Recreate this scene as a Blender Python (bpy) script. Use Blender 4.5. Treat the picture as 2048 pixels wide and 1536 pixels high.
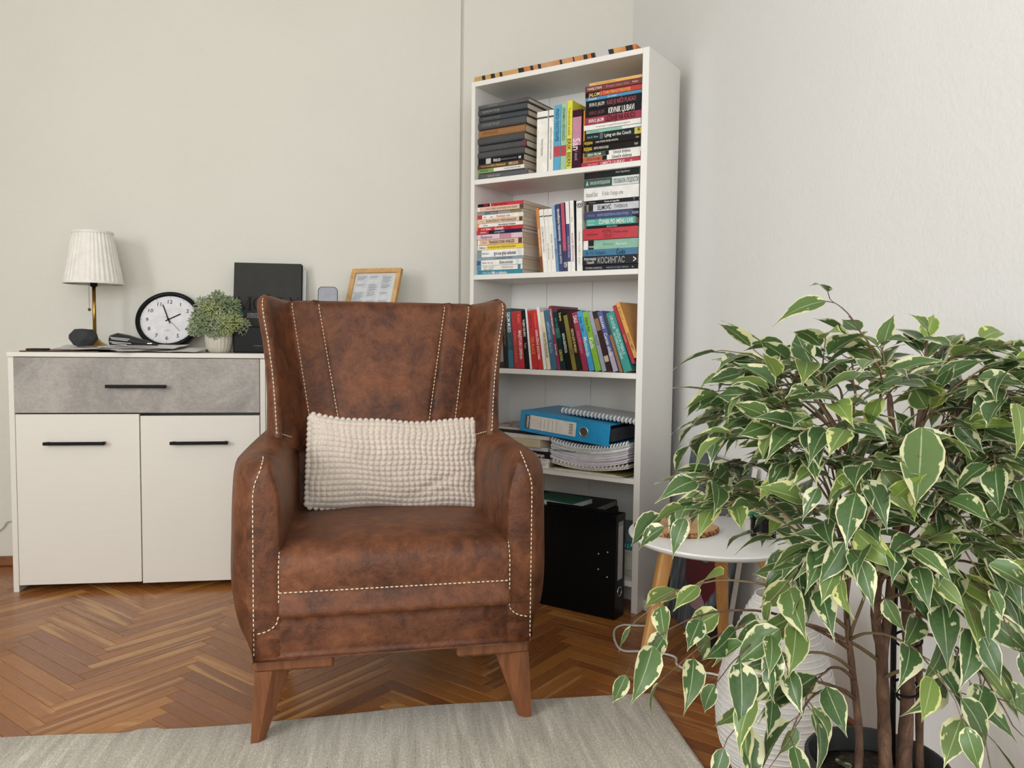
import bpy, bmesh, math, random
from mathutils import Vector, Matrix, Euler

# ------------------------------------------------------------------ scene
for o in list(bpy.data.objects):
    bpy.data.objects.remove(o)
scene = bpy.context.scene
COL = scene.collection
rnd = random.Random(7)
PI = math.pi

# ---- camera
cd = bpy.data.cameras.new('camera')
cd.sensor_fit = 'HORIZONTAL'
cd.sensor_width = 36.0
cd.lens = 1581.85 / 2048 * 36.0
cd.clip_start = 0.02
cam = bpy.data.objects.new('camera', cd)
COL.objects.link(cam)
cR = Vector((0.989711, -0.142578, 0.012027))
cU = Vector((-0.003239, 0.061712, 0.998089))
cF = Vector((0.143048, 0.987858, -0.060615))
cam.matrix_world = Matrix(((cR.x, cU.x, -cF.x, 0.0), (cR.y, cU.y, -cF.y, 0.0), (cR.z, cU.z, -cF.z, 0.8966), (0, 0, 0, 1)))
scene.camera = cam

# ---- world, daylight, exposure
world = bpy.data.worlds.new('world')
scene.world = world
world.use_nodes = True
bg = world.node_tree.nodes['Background']
bg.inputs[0].default_value = (0.80, 0.90, 1.0, 1)
bg.inputs[1].default_value = 0.6

def area(name, loc, target, sx, sy, power, color):
    d = bpy.data.lights.new(name, 'AREA')
    d.shape = 'RECTANGLE'
    d.size = sx
    d.size_y = sy
    d.energy = power
    d.color = color
    o = bpy.data.objects.new(name, d)
    COL.objects.link(o)
    o.location = loc
    o.rotation_euler = (Vector(target) - Vector(loc)).to_track_quat('-Z', 'Y').to_euler()
    return o
# daylight coming in through the windows of the walls behind and left of the camera
area('daylight_rear_window', (-1.15, -2.36, 1.62), (-1.15, 3.0, 1.2), 1.5, 1.5, 34, (1.0, 0.99, 0.97))
area('daylight_side_window', (-2.76, -0.65, 1.62), (1.0, -0.65, 1.3), 1.5, 1.5, 96, (0.96, 0.98, 1.0))
area('daylight_corner_window', (0.35, -2.36, 1.62), (0.35, 3.0, 1.2), 0.9, 1.5, 46, (0.92, 0.965, 1.0))

vs = scene.view_settings
vs.view_transform = 'Standard'
vs.look = 'None'
vs.exposure = -0.09
scene.cycles.max_bounces = 7
scene.cycles.diffuse_bounces = 5
scene.cycles.glossy_bounces = 3
scene.cycles.caustics_reflective = False
scene.cycles.caustics_refractive = False
vs.gamma = 1.0
vs.use_curve_mapping = False

# ------------------------------------------------------------------ materials
def lin(h):
    if isinstance(h, str):
        h = h.lstrip('#')
        c = [int(h[i:i + 2], 16) / 255 for i in (0, 2, 4)]
    else:
        c = list(h)
    return tuple(x / 12.92 if x <= 0.04045 else ((x + 0.055) / 1.055) ** 2.4 for x in c) + (1.0,)

class NT:
    """small helper to write node trees"""
    def __init__(self, name):
        self.m = bpy.data.materials.new(name)
        self.m.use_nodes = True
        self.t = self.m.node_tree
        self.b = self.t.nodes['Principled BSDF']
    def n(self, kind, **kw):
        nd = self.t.nodes.new('ShaderNode' + kind)
        for k, v in kw.items():
            setattr(nd, k, v)
        return nd
    def l(self, a, b):
        self.t.links.new(a, b)
    def s(self, sock, v):
        if hasattr(v, 'is_output'):
            self.l(v, sock)
        else:
            sock.default_value = v
    def noise(self, vec, scale, detail=3, rough=0.5, dim='3D', dist=0.0):
        nd = self.n('TexNoise', noise_dimensions=dim)
        if vec is not None:
            self.l(vec, nd.inputs['Vector'])
        nd.inputs['Scale'].default_value = scale
        nd.inputs['Detail'].default_value = detail
        nd.inputs['Roughness'].default_value = rough
        nd.inputs['Distortion'].default_value = dist
        return nd.outputs['Fac']
    def ramp(self, fac, stops, interp='LINEAR'):
        nd = self.n('ValToRGB')
        nd.color_ramp.interpolation = interp
        e = nd.color_ramp.elements
        while len(e) < len(stops):
            e.new(0.5)
        for i, (p, c) in enumerate(stops):
            e[i].position = p
            e[i].color = c if len(c) == 4 else tuple(c) + (1,)
        self.l(fac, nd.inputs[0])
        return nd.outputs[0]
    def math(self, op, a, b=None, c=None, clamp=False):
        nd = self.n('Math', operation=op, use_clamp=clamp)
        for i, v in enumerate((a, b, c)):
            if v is not None:
                self.s(nd.inputs[i], v)
        return nd.outputs[0]
    def mix(self, fac, a, b, mode='MIX'):
        nd = self.n('Mix', data_type='RGBA', blend_type=mode)
        self.s(nd.inputs[0], fac)
        self.s(nd.inputs[6], a)
        self.s(nd.inputs[7], b)
        return nd.outputs[2]
    def bump(self, h, strength=0.3, dist=0.01):
        nd = self.n('Bump')
        nd.inputs['Strength'].default_value = strength
        nd.inputs['Distance'].default_value = dist
        self.l(h, nd.inputs['Height'])
        self.l(nd.outputs[0], self.b.inputs['Normal'])
    def mapping(self, vec, scale=(1, 1, 1), loc=(0, 0, 0), rot=(0, 0, 0)):
        nd = self.n('Mapping')
        self.l(vec, nd.inputs[0])
        nd.inputs['Scale'].default_value = scale
        nd.inputs['Location'].default_value = loc
        nd.inputs['Rotation'].default_value = rot
        return nd.outputs[0]
    def obj(self):
        return self.n('TexCoord').outputs['Object']
    def col(self, c):
        self.s(self.b.inputs['Base Color'], c)
    def rough(self, r):
        self.s(self.b.inputs['Roughness'], r)

MAT = {}
def mat(c, rough=0.5, metal=0.0, name=None):
    """plain coloured material with a trace of mottling"""
    key = (c, rough, metal)
    if key in MAT:
        return MAT[key]
    t = NT(name or 'paint_' + str(c).strip('#'))
    L = lin(c)
    n = t.noise(t.obj(), 35, 3, 0.6)
    dk = tuple(x * 0.90 for x in L[:3]) + (1,)
    lt = tuple(min(1, x * 1.08) for x in L[:3]) + (1,)
    t.col(t.ramp(n, [(0.3, dk), (0.7, lt)]))
    t.rough(rough)
    t.b.inputs['Metallic'].default_value = metal
    if max(L[:3]) < 0.05 and not metal:
        t.b.inputs['Specular IOR Level'].default_value = 0.16
    MAT[key] = t.m
    return t.m

def m_wall(name, c):
    t = NT(name)
    v = t.obj()
    n = t.noise(v, 1.6, 3, 0.5)
    L = lin(c)
    t.col(t.ramp(n, [(0.3, tuple(x * 0.97 for x in L[:3])), (0.7, tuple(min(1, x * 1.02) for x in L[:3]))]))
    t.rough(0.85)
    h = t.math('ADD', t.noise(v, 90, 3, 0.6), t.math('MULTIPLY', t.noise(v, 14, 2), 0.8))
    t.bump(h, 0.25, 0.004)
    return t.m
M_WALL = m_wall('plaster', '#d6d4cb')
M_WALLR = m_wall('plaster_daylit', '#dddddb')  # same plaster paler and cooler, its brighter daylight partly put into the colour
M_CEIL = mat('#e6e4df', 0.9)

def m_laminate(name, c, r=0.38):
    t = NT(name)
    v = t.mapping(t.obj(), (3, 3, 60))
    n = t.noise(v, 4, 4, 0.6)
    L = lin(c)
    t.col(t.ramp(n, [(0.3, tuple(x * 0.975 for x in L[:3])), (0.7, L)]))
    t.rough(r)
    t.bump(n, 0.05, 0.002)
    return t.m
M_WHITE = m_laminate('white_laminate', '#dedbd2')
M_SHELF = m_laminate('white_shelf_laminate', '#e3e1dc', 0.42)
M_GLOSSW = m_laminate('white_lacquer', '#e2e2e0', 0.18)
M_BLACK = mat('#101011', 0.42)
M_PAPER = mat('#e6e3dd', 0.8)
M_PAGES = None

def m_pages():
    t = NT('page_edges')
    sp = t.n('SeparateXYZ')
    t.l(t.obj(), sp.inputs[0])
    w = t.noise(t.mapping(t.obj(), (2, 2, 900)), 1.0, 2, 0.7)
    inf = t.n('ObjectInfo').outputs['Random']
    base = t.ramp(inf, [(0.0, lin('#c9b79b')), (0.5, lin('#dcd2c0')), (1.0, lin('#e3dfd6'))])
    t.col(t.mix(t.math('MULTIPLY', w, 0.35), base, lin('#8d8071'), 'MIX'))
    t.rough(0.9)
    return t.m
M_PAGES = m_pages()

def m_leather():
    t = NT('brown_suede_leather')
    v = t.obj()
    a = t.noise(v, 7.5, 6, 0.66, dist=0.8)
    b = t.noise(v, 26, 5, 0.65, dist=0.6)
    c = t.noise(v, 120, 2, 0.6)
    f = t.math('ADD', t.math('MULTIPLY', a, 0.55), t.math('ADD', t.math('MULTIPLY', b, 0.35), t.math('MULTIPLY', c, 0.10)))
    t.col(t.ramp(f, [(0.34, lin('#2d160b')), (0.45, lin('#502c19')), (0.56, lin('#6c4027')), (0.70, lin('#89583a'))]))
    t.rough(t.ramp(a, [(0.3, (0.42,) * 3), (0.7, (0.62,) * 3)]))
    t.b.inputs['Sheen Weight'].default_value = 0.12
    t.b.inputs['Sheen Roughness'].default_value = 0.4
    t.b.inputs['Sheen Tint'].default_value = lin('#b07a55')
    t.b.inputs['Specular IOR Level'].default_value = 0.35
    vo = t.n('TexVoronoi', feature='DISTANCE_TO_EDGE')
    t.l(t.mapping(v, (1, 1, 1)), vo.inputs['Vector'])
    vo.inputs['Scale'].default_value = 130
    h = t.math('ADD', t.math('MULTIPLY', vo.outputs['Distance'], 0.6), t.math('ADD', t.noise(v, 60, 4, 0.65, dist=1.2), t.math('MULTIPLY', a, 1.2)))
    t.bump(h, 0.28, 0.004)
    return t.m
M_LEATHER = m_leather()
M_THREAD = mat('#d9cdb0', 0.7)

def m_wood(name, cols, scale=(2, 30, 30), r=0.4, stretch_obj=True, bump=0.1):
    t = NT(name)
    v = t.mapping(t.obj(), scale)
    a = t.noise(v, 1.6, 5, 0.6, dist=0.6)
    b = t.noise(v, 9, 3, 0.6)
    f = t.math('ADD', t.math('MULTIPLY', a, 0.75), t.math('MULTIPLY', b, 0.25))
    n = len(cols)
    t.col(t.ramp(f, [(0.3 + 0.4 * i / (n - 1), lin(c)) for i, c in enumerate(cols)]))
    t.rough(r)
    t.bump(f, bump, 0.003)
    return t.m
M_LEG = m_wood('walnut_stained_wood', ['#532f19', '#734528', '#875434'], (30, 30, 3), 0.36)
M_BAMBOO = m_wood('light_beech', ['#a9763f', '#bd8c52', '#cb9f68'], (26, 26, 2), 0.42)
M_OAK = m_wood('oak_frame', ['#ac834f', '#c69a63', '#d3ad78'], (18, 18, 18), 0.5)
M_SKIRT = m_wood('skirting_wood', ['#5a3820', '#7a4d2c', '#875a36'], (4, 4, 40), 0.4)

def m_parquet():
    t = NT('oak_parquet')
    tc = t.n('TexCoord').outputs['Object']
    oi = t.n('ObjectInfo').outputs['Random']
    at = t.n('Attribute', attribute_name='rnd').outputs['Fac']
    r = t.math('FRACT', t.math('ADD', oi, at))
    off = t.n('CombineXYZ')
    t.l(t.math('MULTIPLY', r, 37.0), off.inputs[0])
    t.l(t.math('MULTIPLY', r, 91.0), off.inputs[1])
    add = t.n('VectorMath', operation='ADD')
    t.l(t.mapping(tc, (1.0, 16, 1)), add.inputs[0])
    t.l(off.outputs[0], add.inputs[1])
    v = add.outputs[0]
    broad = t.noise(v, 1.5, 2, 0.5, dist=0.25)
    fine = t.noise(t.mapping(v, (3, 9, 1)), 3.0, 4, 0.65)
    base = t.ramp(r, [(0.0, lin('#7d4b26')), (0.25, lin('#925b2d')), (0.5, lin('#9f6630')), (0.75, lin('#865332')), (1.0, lin('#ab7339'))])
    sap = t.math('SMOOTH_MIN', 1.0, t.math('MULTIPLY', t.math('SUBTRACT', broad, 0.57), 11.0, clamp=True), 0.05)
    c = t.mix(t.math('MULTIPLY', sap, 0.8), base, lin('#bf8f55'))
    dk = t.math('MULTIPLY', t.math('SUBTRACT', 0.5, fine, clamp=True), 0.9)
    c = t.mix(dk, c, lin('#5b3519'))
    t.col(c)
    t.rough(t.ramp(fine, [(0.2, (0.22,) * 3), (0.8, (0.32,) * 3)]))
    t.b.inputs['Specular IOR Level'].default_value = 0.32
    t.b.inputs['Coat Weight'].default_value = 0.12
    t.b.inputs['Coat Roughness'].default_value = 0.12
    t.bump(fine, 0.05, 0.002)
    return t.m
M_PARQUET = m_parquet()
M_JOINT = mat('#3a2414', 0.8)

def m_rug():
    t = NT('silver_rug_pile')
    v = t.obj()
    st = t.noise(t.mapping(v, (34, 2.6, 1)), 1.4, 5, 0.7, dist=0.6)
    fl = t.noise(t.mapping(v, (70, 30, 1)), 4.0, 3, 0.85)
    big = t.noise(v, 2.2, 2)
    f = t.math('ADD', t.math('MULTIPLY', st, 0.40), t.math('ADD', t.math('MULTIPLY', fl, 0.48), t.math('MULTIPLY', big, 0.14)))
    t.col(t.ramp(f, [(0.38, lin('#7f7667')), (0.46, lin('#a89f8f')), (0.54, lin('#c3bba9')), (0.64, lin('#ebe6da'))]))
    t.rough(0.75)
    t.b.inputs['Sheen Weight'].default_value = 0.35
    t.bump(t.math('ADD', fl, t.noise(v, 500, 2)), 0.6, 0.004)
    return t.m
M_RUG = m_rug()

def m_concrete():
    t = NT('concrete_effect_laminate')
    v = t.obj()
    a = t.noise(v, 4.5, 6, 0.66, dist=0.7)
    b = t.noise(v, 60, 4, 0.7)
    sc = t.noise(t.mapping(v, (6, 6, 22), rot=(0, 0.5, 0)), 3.5, 5, 0.75, dist=2.2)
    f = t.math('ADD', t.math('MULTIPLY', a, 0.75), t.math('MULTIPLY', b, 0.25))
    c = t.ramp(f, [(0.36, lin('#827d78')), (0.5, lin('#948f8a')), (0.64, lin('#a9a49d'))])
    k = t.ramp(sc, [(0.485, (0, 0, 0)), (0.5, (1, 1, 1)), (0.515, (0, 0, 0))])
    c = t.mix(t.math('MULTIPLY', t.math('MULTIPLY', k, a), 1.3, clamp=True), c, lin('#cdc9c1'))
    sp = t.ramp(t.noise(v, 140, 3, 0.7), [(0.66, (0, 0, 0)), (0.72, (1, 1, 1))])
    c = t.mix(t.math('MULTIPLY', sp, 0.35), c, lin('#d6d3cc'))
    t.col(c)
    t.rough(0.5)
    return t.m
M_CONCRETE = m_concrete()

def m_leaf():
    t = NT('variegated_leaf')
    uv = t.n('UVMap').outputs[0]
    sp = t.n('SeparateXYZ')
    t.l(uv, sp.inputs[0])
    x, y = sp.outputs[0], sp.outputs[1]            # x along 0..1, y across 0..1
    oi = t.n('ObjectInfo').outputs['Random']
    at = t.n('Attribute', attribute_name='rnd').outputs['Fac']
    r = t.math('FRACT', t.math('ADD', oi, at))
    ac = t.math('ABSOLUTE', t.math('SUBTRACT', t.math('MULTIPLY', y, 2.0), 1.0))   # 0 midrib .. 1 margin
    off = t.n('CombineXYZ')
    t.l(t.math('MULTIPLY', x, 1.6), off.inputs[0])
    t.l(y, off.inputs[1])
    t.l(t.math('MULTIPLY', r, 57.0), off.inputs[2])
    n1 = t.noise(off.outputs[0], 4.6, 3, 0.6)
    n2 = t.noise(off.outputs[0], 1.7, 1)
    th = t.math('ADD', t.math('MULTIPLY', t.math('SUBTRACT', n1, 0.5), 1.1), t.math('ADD', t.math('MULTIPLY', t.math('SUBTRACT', n2, 0.5), 2.6), 0.86))
    th = t.math('SUBTRACT', t.math('MINIMUM', th, 0.88), t.math('MULTIPLY', t.math('SUBTRACT', x, 0.78, clamp=True), 1.6))
    m = t.math('MULTIPLY', t.math('SUBTRACT', ac, th), 14.0, clamp=True)
    r2 = t.math('FRACT', t.math('MULTIPLY', r, 7.31))
    green = t.ramp(r2, [(0.0, lin('#2c4a26')), (0.45, lin('#3c5b2e')), (0.75, lin('#557038')), (0.93, lin('#6f8440')), (1.0, lin('#86a03f'))])
    gvar = t.mix(t.math('MULTIPLY', t.noise(off.outputs[0], 9, 3), 0.45), green, lin('#6d8556'))
    cream = t.ramp(r2, [(0.0, lin('#d3d2ac')), (0.8, lin('#d8d6a9')), (1.0, lin('#d0d47c'))])
    c = t.mix(m, gvar, cream)
    rib = t.math('MULTIPLY', t.math('SUBTRACT', 0.05, ac), 40.0, clamp=True)
    c = t.mix(t.math('MULTIPLY', rib, 0.65), c, lin('#b9c795'))
    t.col(c)
    t.rough(0.38)
    t.b.inputs['Subsurface Weight'].default_value = 0.0
    tr = t.n('BsdfTranslucent')
    t.l(c, tr.inputs[0])
    ms = t.n('MixShader')
    ms.inputs[0].default_value = 0.22
    out = t.t.nodes['Material Output']
    t.l(t.b.outputs[0], ms.inputs[1])
    t.l(tr.outputs[0], ms.inputs[2])
    t.l(ms.outputs[0], out.inputs[0])
    return t.m
M_LEAF = m_leaf()
M_BARK = m_wood('ficus_bark', ['#38271b', '#5a4030', '#7c5f49'], (40, 40, 18), 0.75, bump=0.8)
M_TWIG = mat('#6c5a3e', 0.6)

def m_cloth(name, c, r=0.95, sheen=0.3, bump=0.2, sc=700):
    t = NT(name)
    v = t.obj()
    n = t.noise(v, 30, 4, 0.6)
    L = lin(c)
    t.col(t.ramp(n, [(0.3, tuple(x * 0.9 for x in L[:3])), (0.7, tuple(min(1, x * 1.05) for x in L[:3]))]))
    t.rough(r)
    t.b.inputs['Sheen Weight'].default_value = sheen
    t.bump(t.noise(v, sc, 2), bump, 0.002)
    return t.m
M_PLUSH = m_cloth('cream_plush', '#d3c6b8', 0.95, 0.4, 0.35, 900)
M_SHADE = m_cloth('white_lampshade_fabric', '#e9e6df', 0.9, 0.1, 0.1)
def m_lantern():
    t = NT('white_rice_paper')
    n = t.noise(t.obj(), 60, 4, 0.7)
    t.col(t.ramp(n, [(0.3, lin('#d6d4d0')), (0.7, lin('#e8e6e3'))]))
    t.rough(0.9)
    tr = t.n('BsdfTranslucent')
    tr.inputs[0].default_value = lin('#e0ddd8')
    ms = t.n('MixShader')
    ms.inputs[0].default_value = 0.3
    t.l(t.b.outputs[0], ms.inputs[1])
    t.l(tr.outputs[0], ms.inputs[2])
    t.l(ms.outputs[0], t.t.nodes['Material Output'].inputs[0])
    t.bump(n, 0.15, 0.002)
    return t.m
M_RICE = m_lantern()
M_BRASS = mat('#b08a45', 0.3, 1.0, 'brass')
M_CHROME = mat('#c8c8c8', 0.2, 1.0, 'chrome')

# ------------------------------------------------------------------ mesh building
class MB:
    """collects vertices and faces for one mesh"""
    def __init__(self):
        self.v = []
        self.f = []
        self.uv = None
    def add(self, vs, fs):
        k = len(self.v)
        self.v += [tuple(p) for p in vs]
        self.f += [tuple(i + k for i in q) for q in fs]
        return self
    def box(self, x0, x1, y0, y1, z0, z1, c=0.0):
        """box, chamfered by c"""
        if c <= 0:
            vs = [(x, y, z) for z in (z0, z1) for y in (y0, y1) for x in (x0, x1)]
            fs = [(0, 2, 3, 1), (4, 5, 7, 6), (0, 1, 5, 4), (1, 3, 7, 5), (3, 2, 6, 7), (2, 0, 4, 6)]
            return self.add(vs, fs)
        c = min(c, (x1 - x0) * .45, (y1 - y0) * .45, (z1 - z0) * .45)
        X, Y, Z = (x0, x1), (y0, y1), (z0, z1)
        vs = []
        idx = {}
        for i in (0, 1):
            for j in (0, 1):
                for k in (0, 1):
                    sx, sy, sz = 1 - 2 * i, 1 - 2 * j, 1 - 2 * k
                    idx[i, j, k] = len(vs)
                    vs += [(X[i], Y[j] + sy * c, Z[k] + sz * c), (X[i] + sx * c, Y[j], Z[k] + sz * c), (X[i] + sx * c, Y[j] + sy * c, Z[k])]
        I = lambda i, j, k, a: idx[i, j, k] + a
        fs = []
        for s in (0, 1):
            fs.append([I(s, 0, 0, 0), I(s, 1, 0, 0), I(s, 1, 1, 0), I(s, 0, 1, 0)][::(-1 if s == 0 else 1)])
            fs.append([I(0, s, 0, 1), I(1, s, 0, 1), I(1, s, 1, 1), I(0, s, 1, 1)][::(1 if s == 0 else -1)])
            fs.append([I(0, 0, s, 2), I(1, 0, s, 2), I(1, 1, s, 2), I(0, 1, s, 2)][::(-1 if s == 0 else 1)])
        for a in (0, 1):
            for b_ in (0, 1):
                fs.append((I(0, a, b_, 1), I(1, a, b_, 1), I(1, a, b_, 2), I(0, a, b_, 2)))
                fs.append((I(a, 0, b_, 0), I(a, 1, b_, 0), I(a, 1, b_, 2), I(a, 0, b_, 2)))
                fs.append((I(a, b_, 0, 0), I(a, b_, 1, 0), I(a, b_, 1, 1), I(a, b_, 0, 1)))
        for i in (0, 1):
            for j in (0, 1):
                for k in (0, 1):
                    fs.append((I(i, j, k, 0), I(i, j, k, 1), I(i, j, k, 2)))
        return self.add(vs, fs)
    def loft(self, rings, closed=True, cap=True):
        n = len(rings[0])
        k = len(self.v)
        for r in rings:
            self.v += [tuple(p) for p in r]
        m = n if closed else n - 1
        for i in range(len(rings) - 1):
            for j in range(m):
                a, b_ = k + i * n + j, k + i * n + (j + 1) % n
                self.f.append((a, b_, b_ + n, a + n))
        if cap and closed:
            self.f.append(tuple(k + j for j in range(n))[::-1])
            self.f.append(tuple(k + (len(rings) - 1) * n + j for j in range(n)))
        return self
    def lathe(self, prof, seg=32, cx=0, cy=0, cap=True, fr=None):
        rings = []
        for (r, z) in prof:
            rings.append([(cx + (r if fr is None else fr(r, z, 2 * PI * j / seg)) * math.cos(2 * PI * j / seg),
                           cy + (r if fr is None else fr(r, z, 2 * PI * j / seg)) * math.sin(2 * PI * j / seg), z) for j in range(seg)])
        return self.loft(rings, True, cap)
    def tube(self, pts, r, seg=8, cap=True):
        pts = [Vector(p) for p in pts]
        rr = r if isinstance(r, (list, tuple)) else [r] * len(pts)
        rings = []
        up = None
        for i, p in enumerate(pts):
            d = (pts[min(i + 1, len(pts) - 1)] - pts[max(i - 1, 0)])
            if d.length < 1e-9:
                d = Vector((0, 0, 1))
            d.normalize()
            if up is None:
                up = Vector((0, 0, 1)) if abs(d.z) < 0.9 else Vector((1, 0, 0))
            a = d.cross(up)
            if a.length < 1e-6:
                a = d.orthogonal()
            a.normalize()
            up = a.cross(d).normalized()
            rings.append([p + (a * math.cos(2 * PI * j / seg) + up * math.sin(2 * PI * j / seg)) * rr[i] for j in range(seg)])
        return self.loft(rings, True, cap)
    def prism(self, poly, y0, y1, axis='y'):
        """extrude a polygon given as (a, b) pairs"""
        n = len(poly)
        if axis == 'y':
            vs = [(a, y0, b) for a, b in poly] + [(a, y1, b) for a, b in poly]
        elif axis == 'x':
            vs = [(y0, a, b) for a, b in poly] + [(y1, a, b) for a, b in poly]
        else:
            vs = [(a, b, y0) for a, b in poly] + [(a, b, y1) for a, b in poly]
        fs = [tuple(range(n)), tuple(range(2 * n - 1, n - 1, -1))]
        fs += [(i, i + n, (i + 1) % n + n, (i + 1) % n) for i in range(n)]
        return self.add(vs, fs)
    def xf(self, M, start=0):
        self.v[start:] = [tuple(M @ Vector(p)) for p in self.v[start:]]
        return self
    def mesh(self, name, smooth=False, auto=None):
        me = bpy.data.meshes.new(name)
        me.from_pydata(self.v, [], self.f)
        bm = bmesh.new()
        bm.from_mesh(me)
        bmesh.ops.recalc_face_normals(bm, faces=bm.faces)
        if auto is not None:
            for e in bm.edges:
                if len(e.link_faces) == 2 and e.calc_face_angle(0) > auto:
                    e.smooth = False
        if smooth or auto is not None:
            for q in bm.faces:
                q.smooth = True
        bm.to_mesh(me)
        bm.free()
        return me

def link(name, data, parent=None, mx=None):
    o = bpy.data.objects.new(name, data)
    COL.objects.link(o)
    if parent is not None:
        o.parent = parent
    if mx is not None:
        o.matrix_basis = mx
    return o

def obj(name, mb, material, parent=None, mx=None, smooth=False, auto=None):
    me = mb.mesh(name, smooth, auto) if isinstance(mb, MB) else mb
    if material is not None:
        me.materials.clear()
        me.materials.append(material)
    return link(name, me, parent, mx)

def tag(o, label, cat, group=None, kind=None):
    o['label'] = label
    o['category'] = cat
    if group:
        o['group'] = group
    if kind:
        o['kind'] = kind
    return o

def thing(name, label, cat, mx=None, group=None):
    return tag(link(name, None, None, mx), label, cat, group)

def struct(o):
    o['kind'] = 'structure'
    return o

def T(x, y, z=0.0, rz=0.0, rx=0.0, ry=0.0):
    return Matrix.Translation((x, y, z)) @ Matrix.Rotation(rz, 4, 'Z') @ Matrix.Rotation(rx, 4, 'X') @ Matrix.Rotation(ry, 4, 'Y')

def spline(keys, n, closed=True):
    """Catmull-Rom through the keys, n samples per span"""
    K = [Vector(k) for k in keys]
    m = len(K)
    out = []
    for i in range(m if closed else m - 1):
        if closed:
            a, b_, c, d = K[(i - 1) % m], K[i], K[(i + 1) % m], K[(i + 2) % m]
        else:
            a, b_, c, d = K[max(i - 1, 0)], K[i], K[i + 1], K[min(i + 2, m - 1)]
        for j in range(n):
            t = j / n
            out.append(0.5 * ((2 * b_) + (c - a) * t + (2 * a - 5 * b_ + 4 * c - d) * t * t + (3 * b_ - a - 3 * c + d) * t ** 3))
    if not closed:
        out.append(K[-1].copy())
    return out

def lerp_table(tab, x):
    """rows (x, a, b, ...), smooth interpolation"""
    if x <= tab[0][0]:
        return tab[0][1:]
    for p, q in zip(tab, tab[1:]):
        if x <= q[0]:
            t = (x - p[0]) / (q[0] - p[0])
            return tuple(a + (b_ - a) * t for a, b_ in zip(p[1:], q[1:]))
    return tab[-1][1:]

_txt = {}
def text_geo(s, bold=0.0):
    """outline text turned into vertices and faces, 1 unit = cap size"""
    key = (s, bold)
    if key not in _txt:
        cu = bpy.data.curves.new('lettering', 'FONT')
        cu.body = s
        cu.size = 1.0
        cu.resolution_u = 2
        cu.offset = bold
        o = bpy.data.objects.new('lettering', cu)
        COL.objects.link(o)
        me = bpy.data.meshes.new_from_object(o.evaluated_get(bpy.context.evaluated_depsgraph_get()))
        vs = [tuple(v.co) for v in me.vertices]
        fs = [tuple(p.vertices) for p in me.polygons]
        bpy.data.objects.remove(o)
        bpy.data.curves.remove(cu)
        bpy.data.meshes.remove(me)
        _txt[key] = (vs, fs)
    return _txt[key]

def put_text(mb, s, x0, x1, zc, h, y, bold=0.0, align='L', stretch=True):
    """text in the xz plane at depth y, facing -y, fitted between x0 and x1"""
    vs, fs = text_geo(s, bold)
    if not vs:
        return
    ax, bx = min(v[0] for v in vs), max(v[0] for v in vs)
    w = bx - ax
    sz = h / 0.72
    sx = sz
    if w * sx > (x1 - x0):
        sx = (x1 - x0) / w
        if not stretch:
            sz = sx
    ox = x0 if align == 'L' else (x1 - w * sx if align == 'R' else (x0 + x1 - w * sx) / 2)
    mb.add([(ox + (v[0] - ax) * sx, y, zc - 0.36 * sz + v[1] * sz) for v in vs], fs)

# ------------------------------------------------------------------ room shell
YB = 3.211
def wx(y):                                   # the right wall is not quite square to the back wall
    return 0.945 + (YB - y) * 0.05
H = 2.75
wb = MB().box(-2.8, 0.243, YB, YB + 0.2, 0, H)
struct(obj('wall_back', wb, M_WALL))
struct(obj('wall_back_casing', MB().box(0.2545, 0.96, YB - 0.004, YB + 0.2, 0, H, 0.003), M_WALL))
struct(obj('wall_back_groove', MB().box(0.243, 0.2545, YB + 0.012, YB + 0.2, 0, H), M_WALL))
struct(obj('wall_right', MB().prism([(wx(YB + 0.2), YB + 0.2), (wx(-2.5), -2.5), (wx(-2.5) + 0.2, -2.5), (wx(YB + .2) + 0.2, YB + 0.2)], 0, H, 'z'), M_WALLR))
wl = MB()
wl.box(-3.0, -2.8, -2.6, -1.45, 0, H); wl.box(-3.0, -2.8, 0.15, YB + 0.2, 0, H)
wl.box(-3.0, -2.8, -1.45, 0.15, 0, 0.82); wl.box(-3.0, -2.8, -1.45, 0.15, 2.42, H)
struct(obj('wall_left', wl, M_WALL))
wr = MB()
wr.box(-3.0, -1.95, -2.6, -2.4, 0, H); wr.box(-0.35, -0.15, -2.6, -2.4, 0, H); wr.box(0.85, 1.45, -2.6, -2.4, 0, H)
for a, b_ in ((-1.95, -0.35), (-0.15, 0.85)):
    wr.box(a, b_, -2.6, -2.4, 0, 0.82); wr.box(a, b_, -2.6, -2.4, 2.42, H)
struct(obj('wall_front', wr, M_WALL))
struct(obj('ceiling', MB().box(-3.0, 1.5, -2.6, YB + 0.2, H, H + 0.1), M_CEIL))

def window(n, mx, w, h):
    m = MB()
    for s in (-1, 1):
        m.box(s * w / 2 - 0.03, s * w / 2 + 0.03, -0.03, 0.03, -h / 2, h / 2, 0.004)
        m.box(-w / 2, w / 2, -0.03, 0.03, s * h / 2 - 0.03, s * h / 2 + 0.03, 0.004)
    m.box(-0.03, 0.03, -0.03, 0.03, -h / 2, h / 2, 0.004)
    struct(obj('window_%d' % n, m, M_GLOSSW, None, mx))
window(1, T(-1.15, -2.5, 1.62), 1.6, 1.6)
window(2, T(0.35, -2.5, 1.62), 1.0, 1.6)
window(3, T(-2.9, -0.65, 1.62, PI / 2), 1.6, 1.6)

struct(obj('baseboard_back', MB().box(-2.8, 0.96, YB - 0.014, YB, 0, 0.038, 0.004), M_SKIRT))
struct(obj('baseboard_right', MB().prism([(wx(YB) - 0.014, YB - 0.014), (wx(YB), YB - .014), (wx(-2.4), -2.4), (wx(-2.4) - 0.014, -2.4)], 0, 0.038, 'z'), M_SKIRT))

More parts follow.
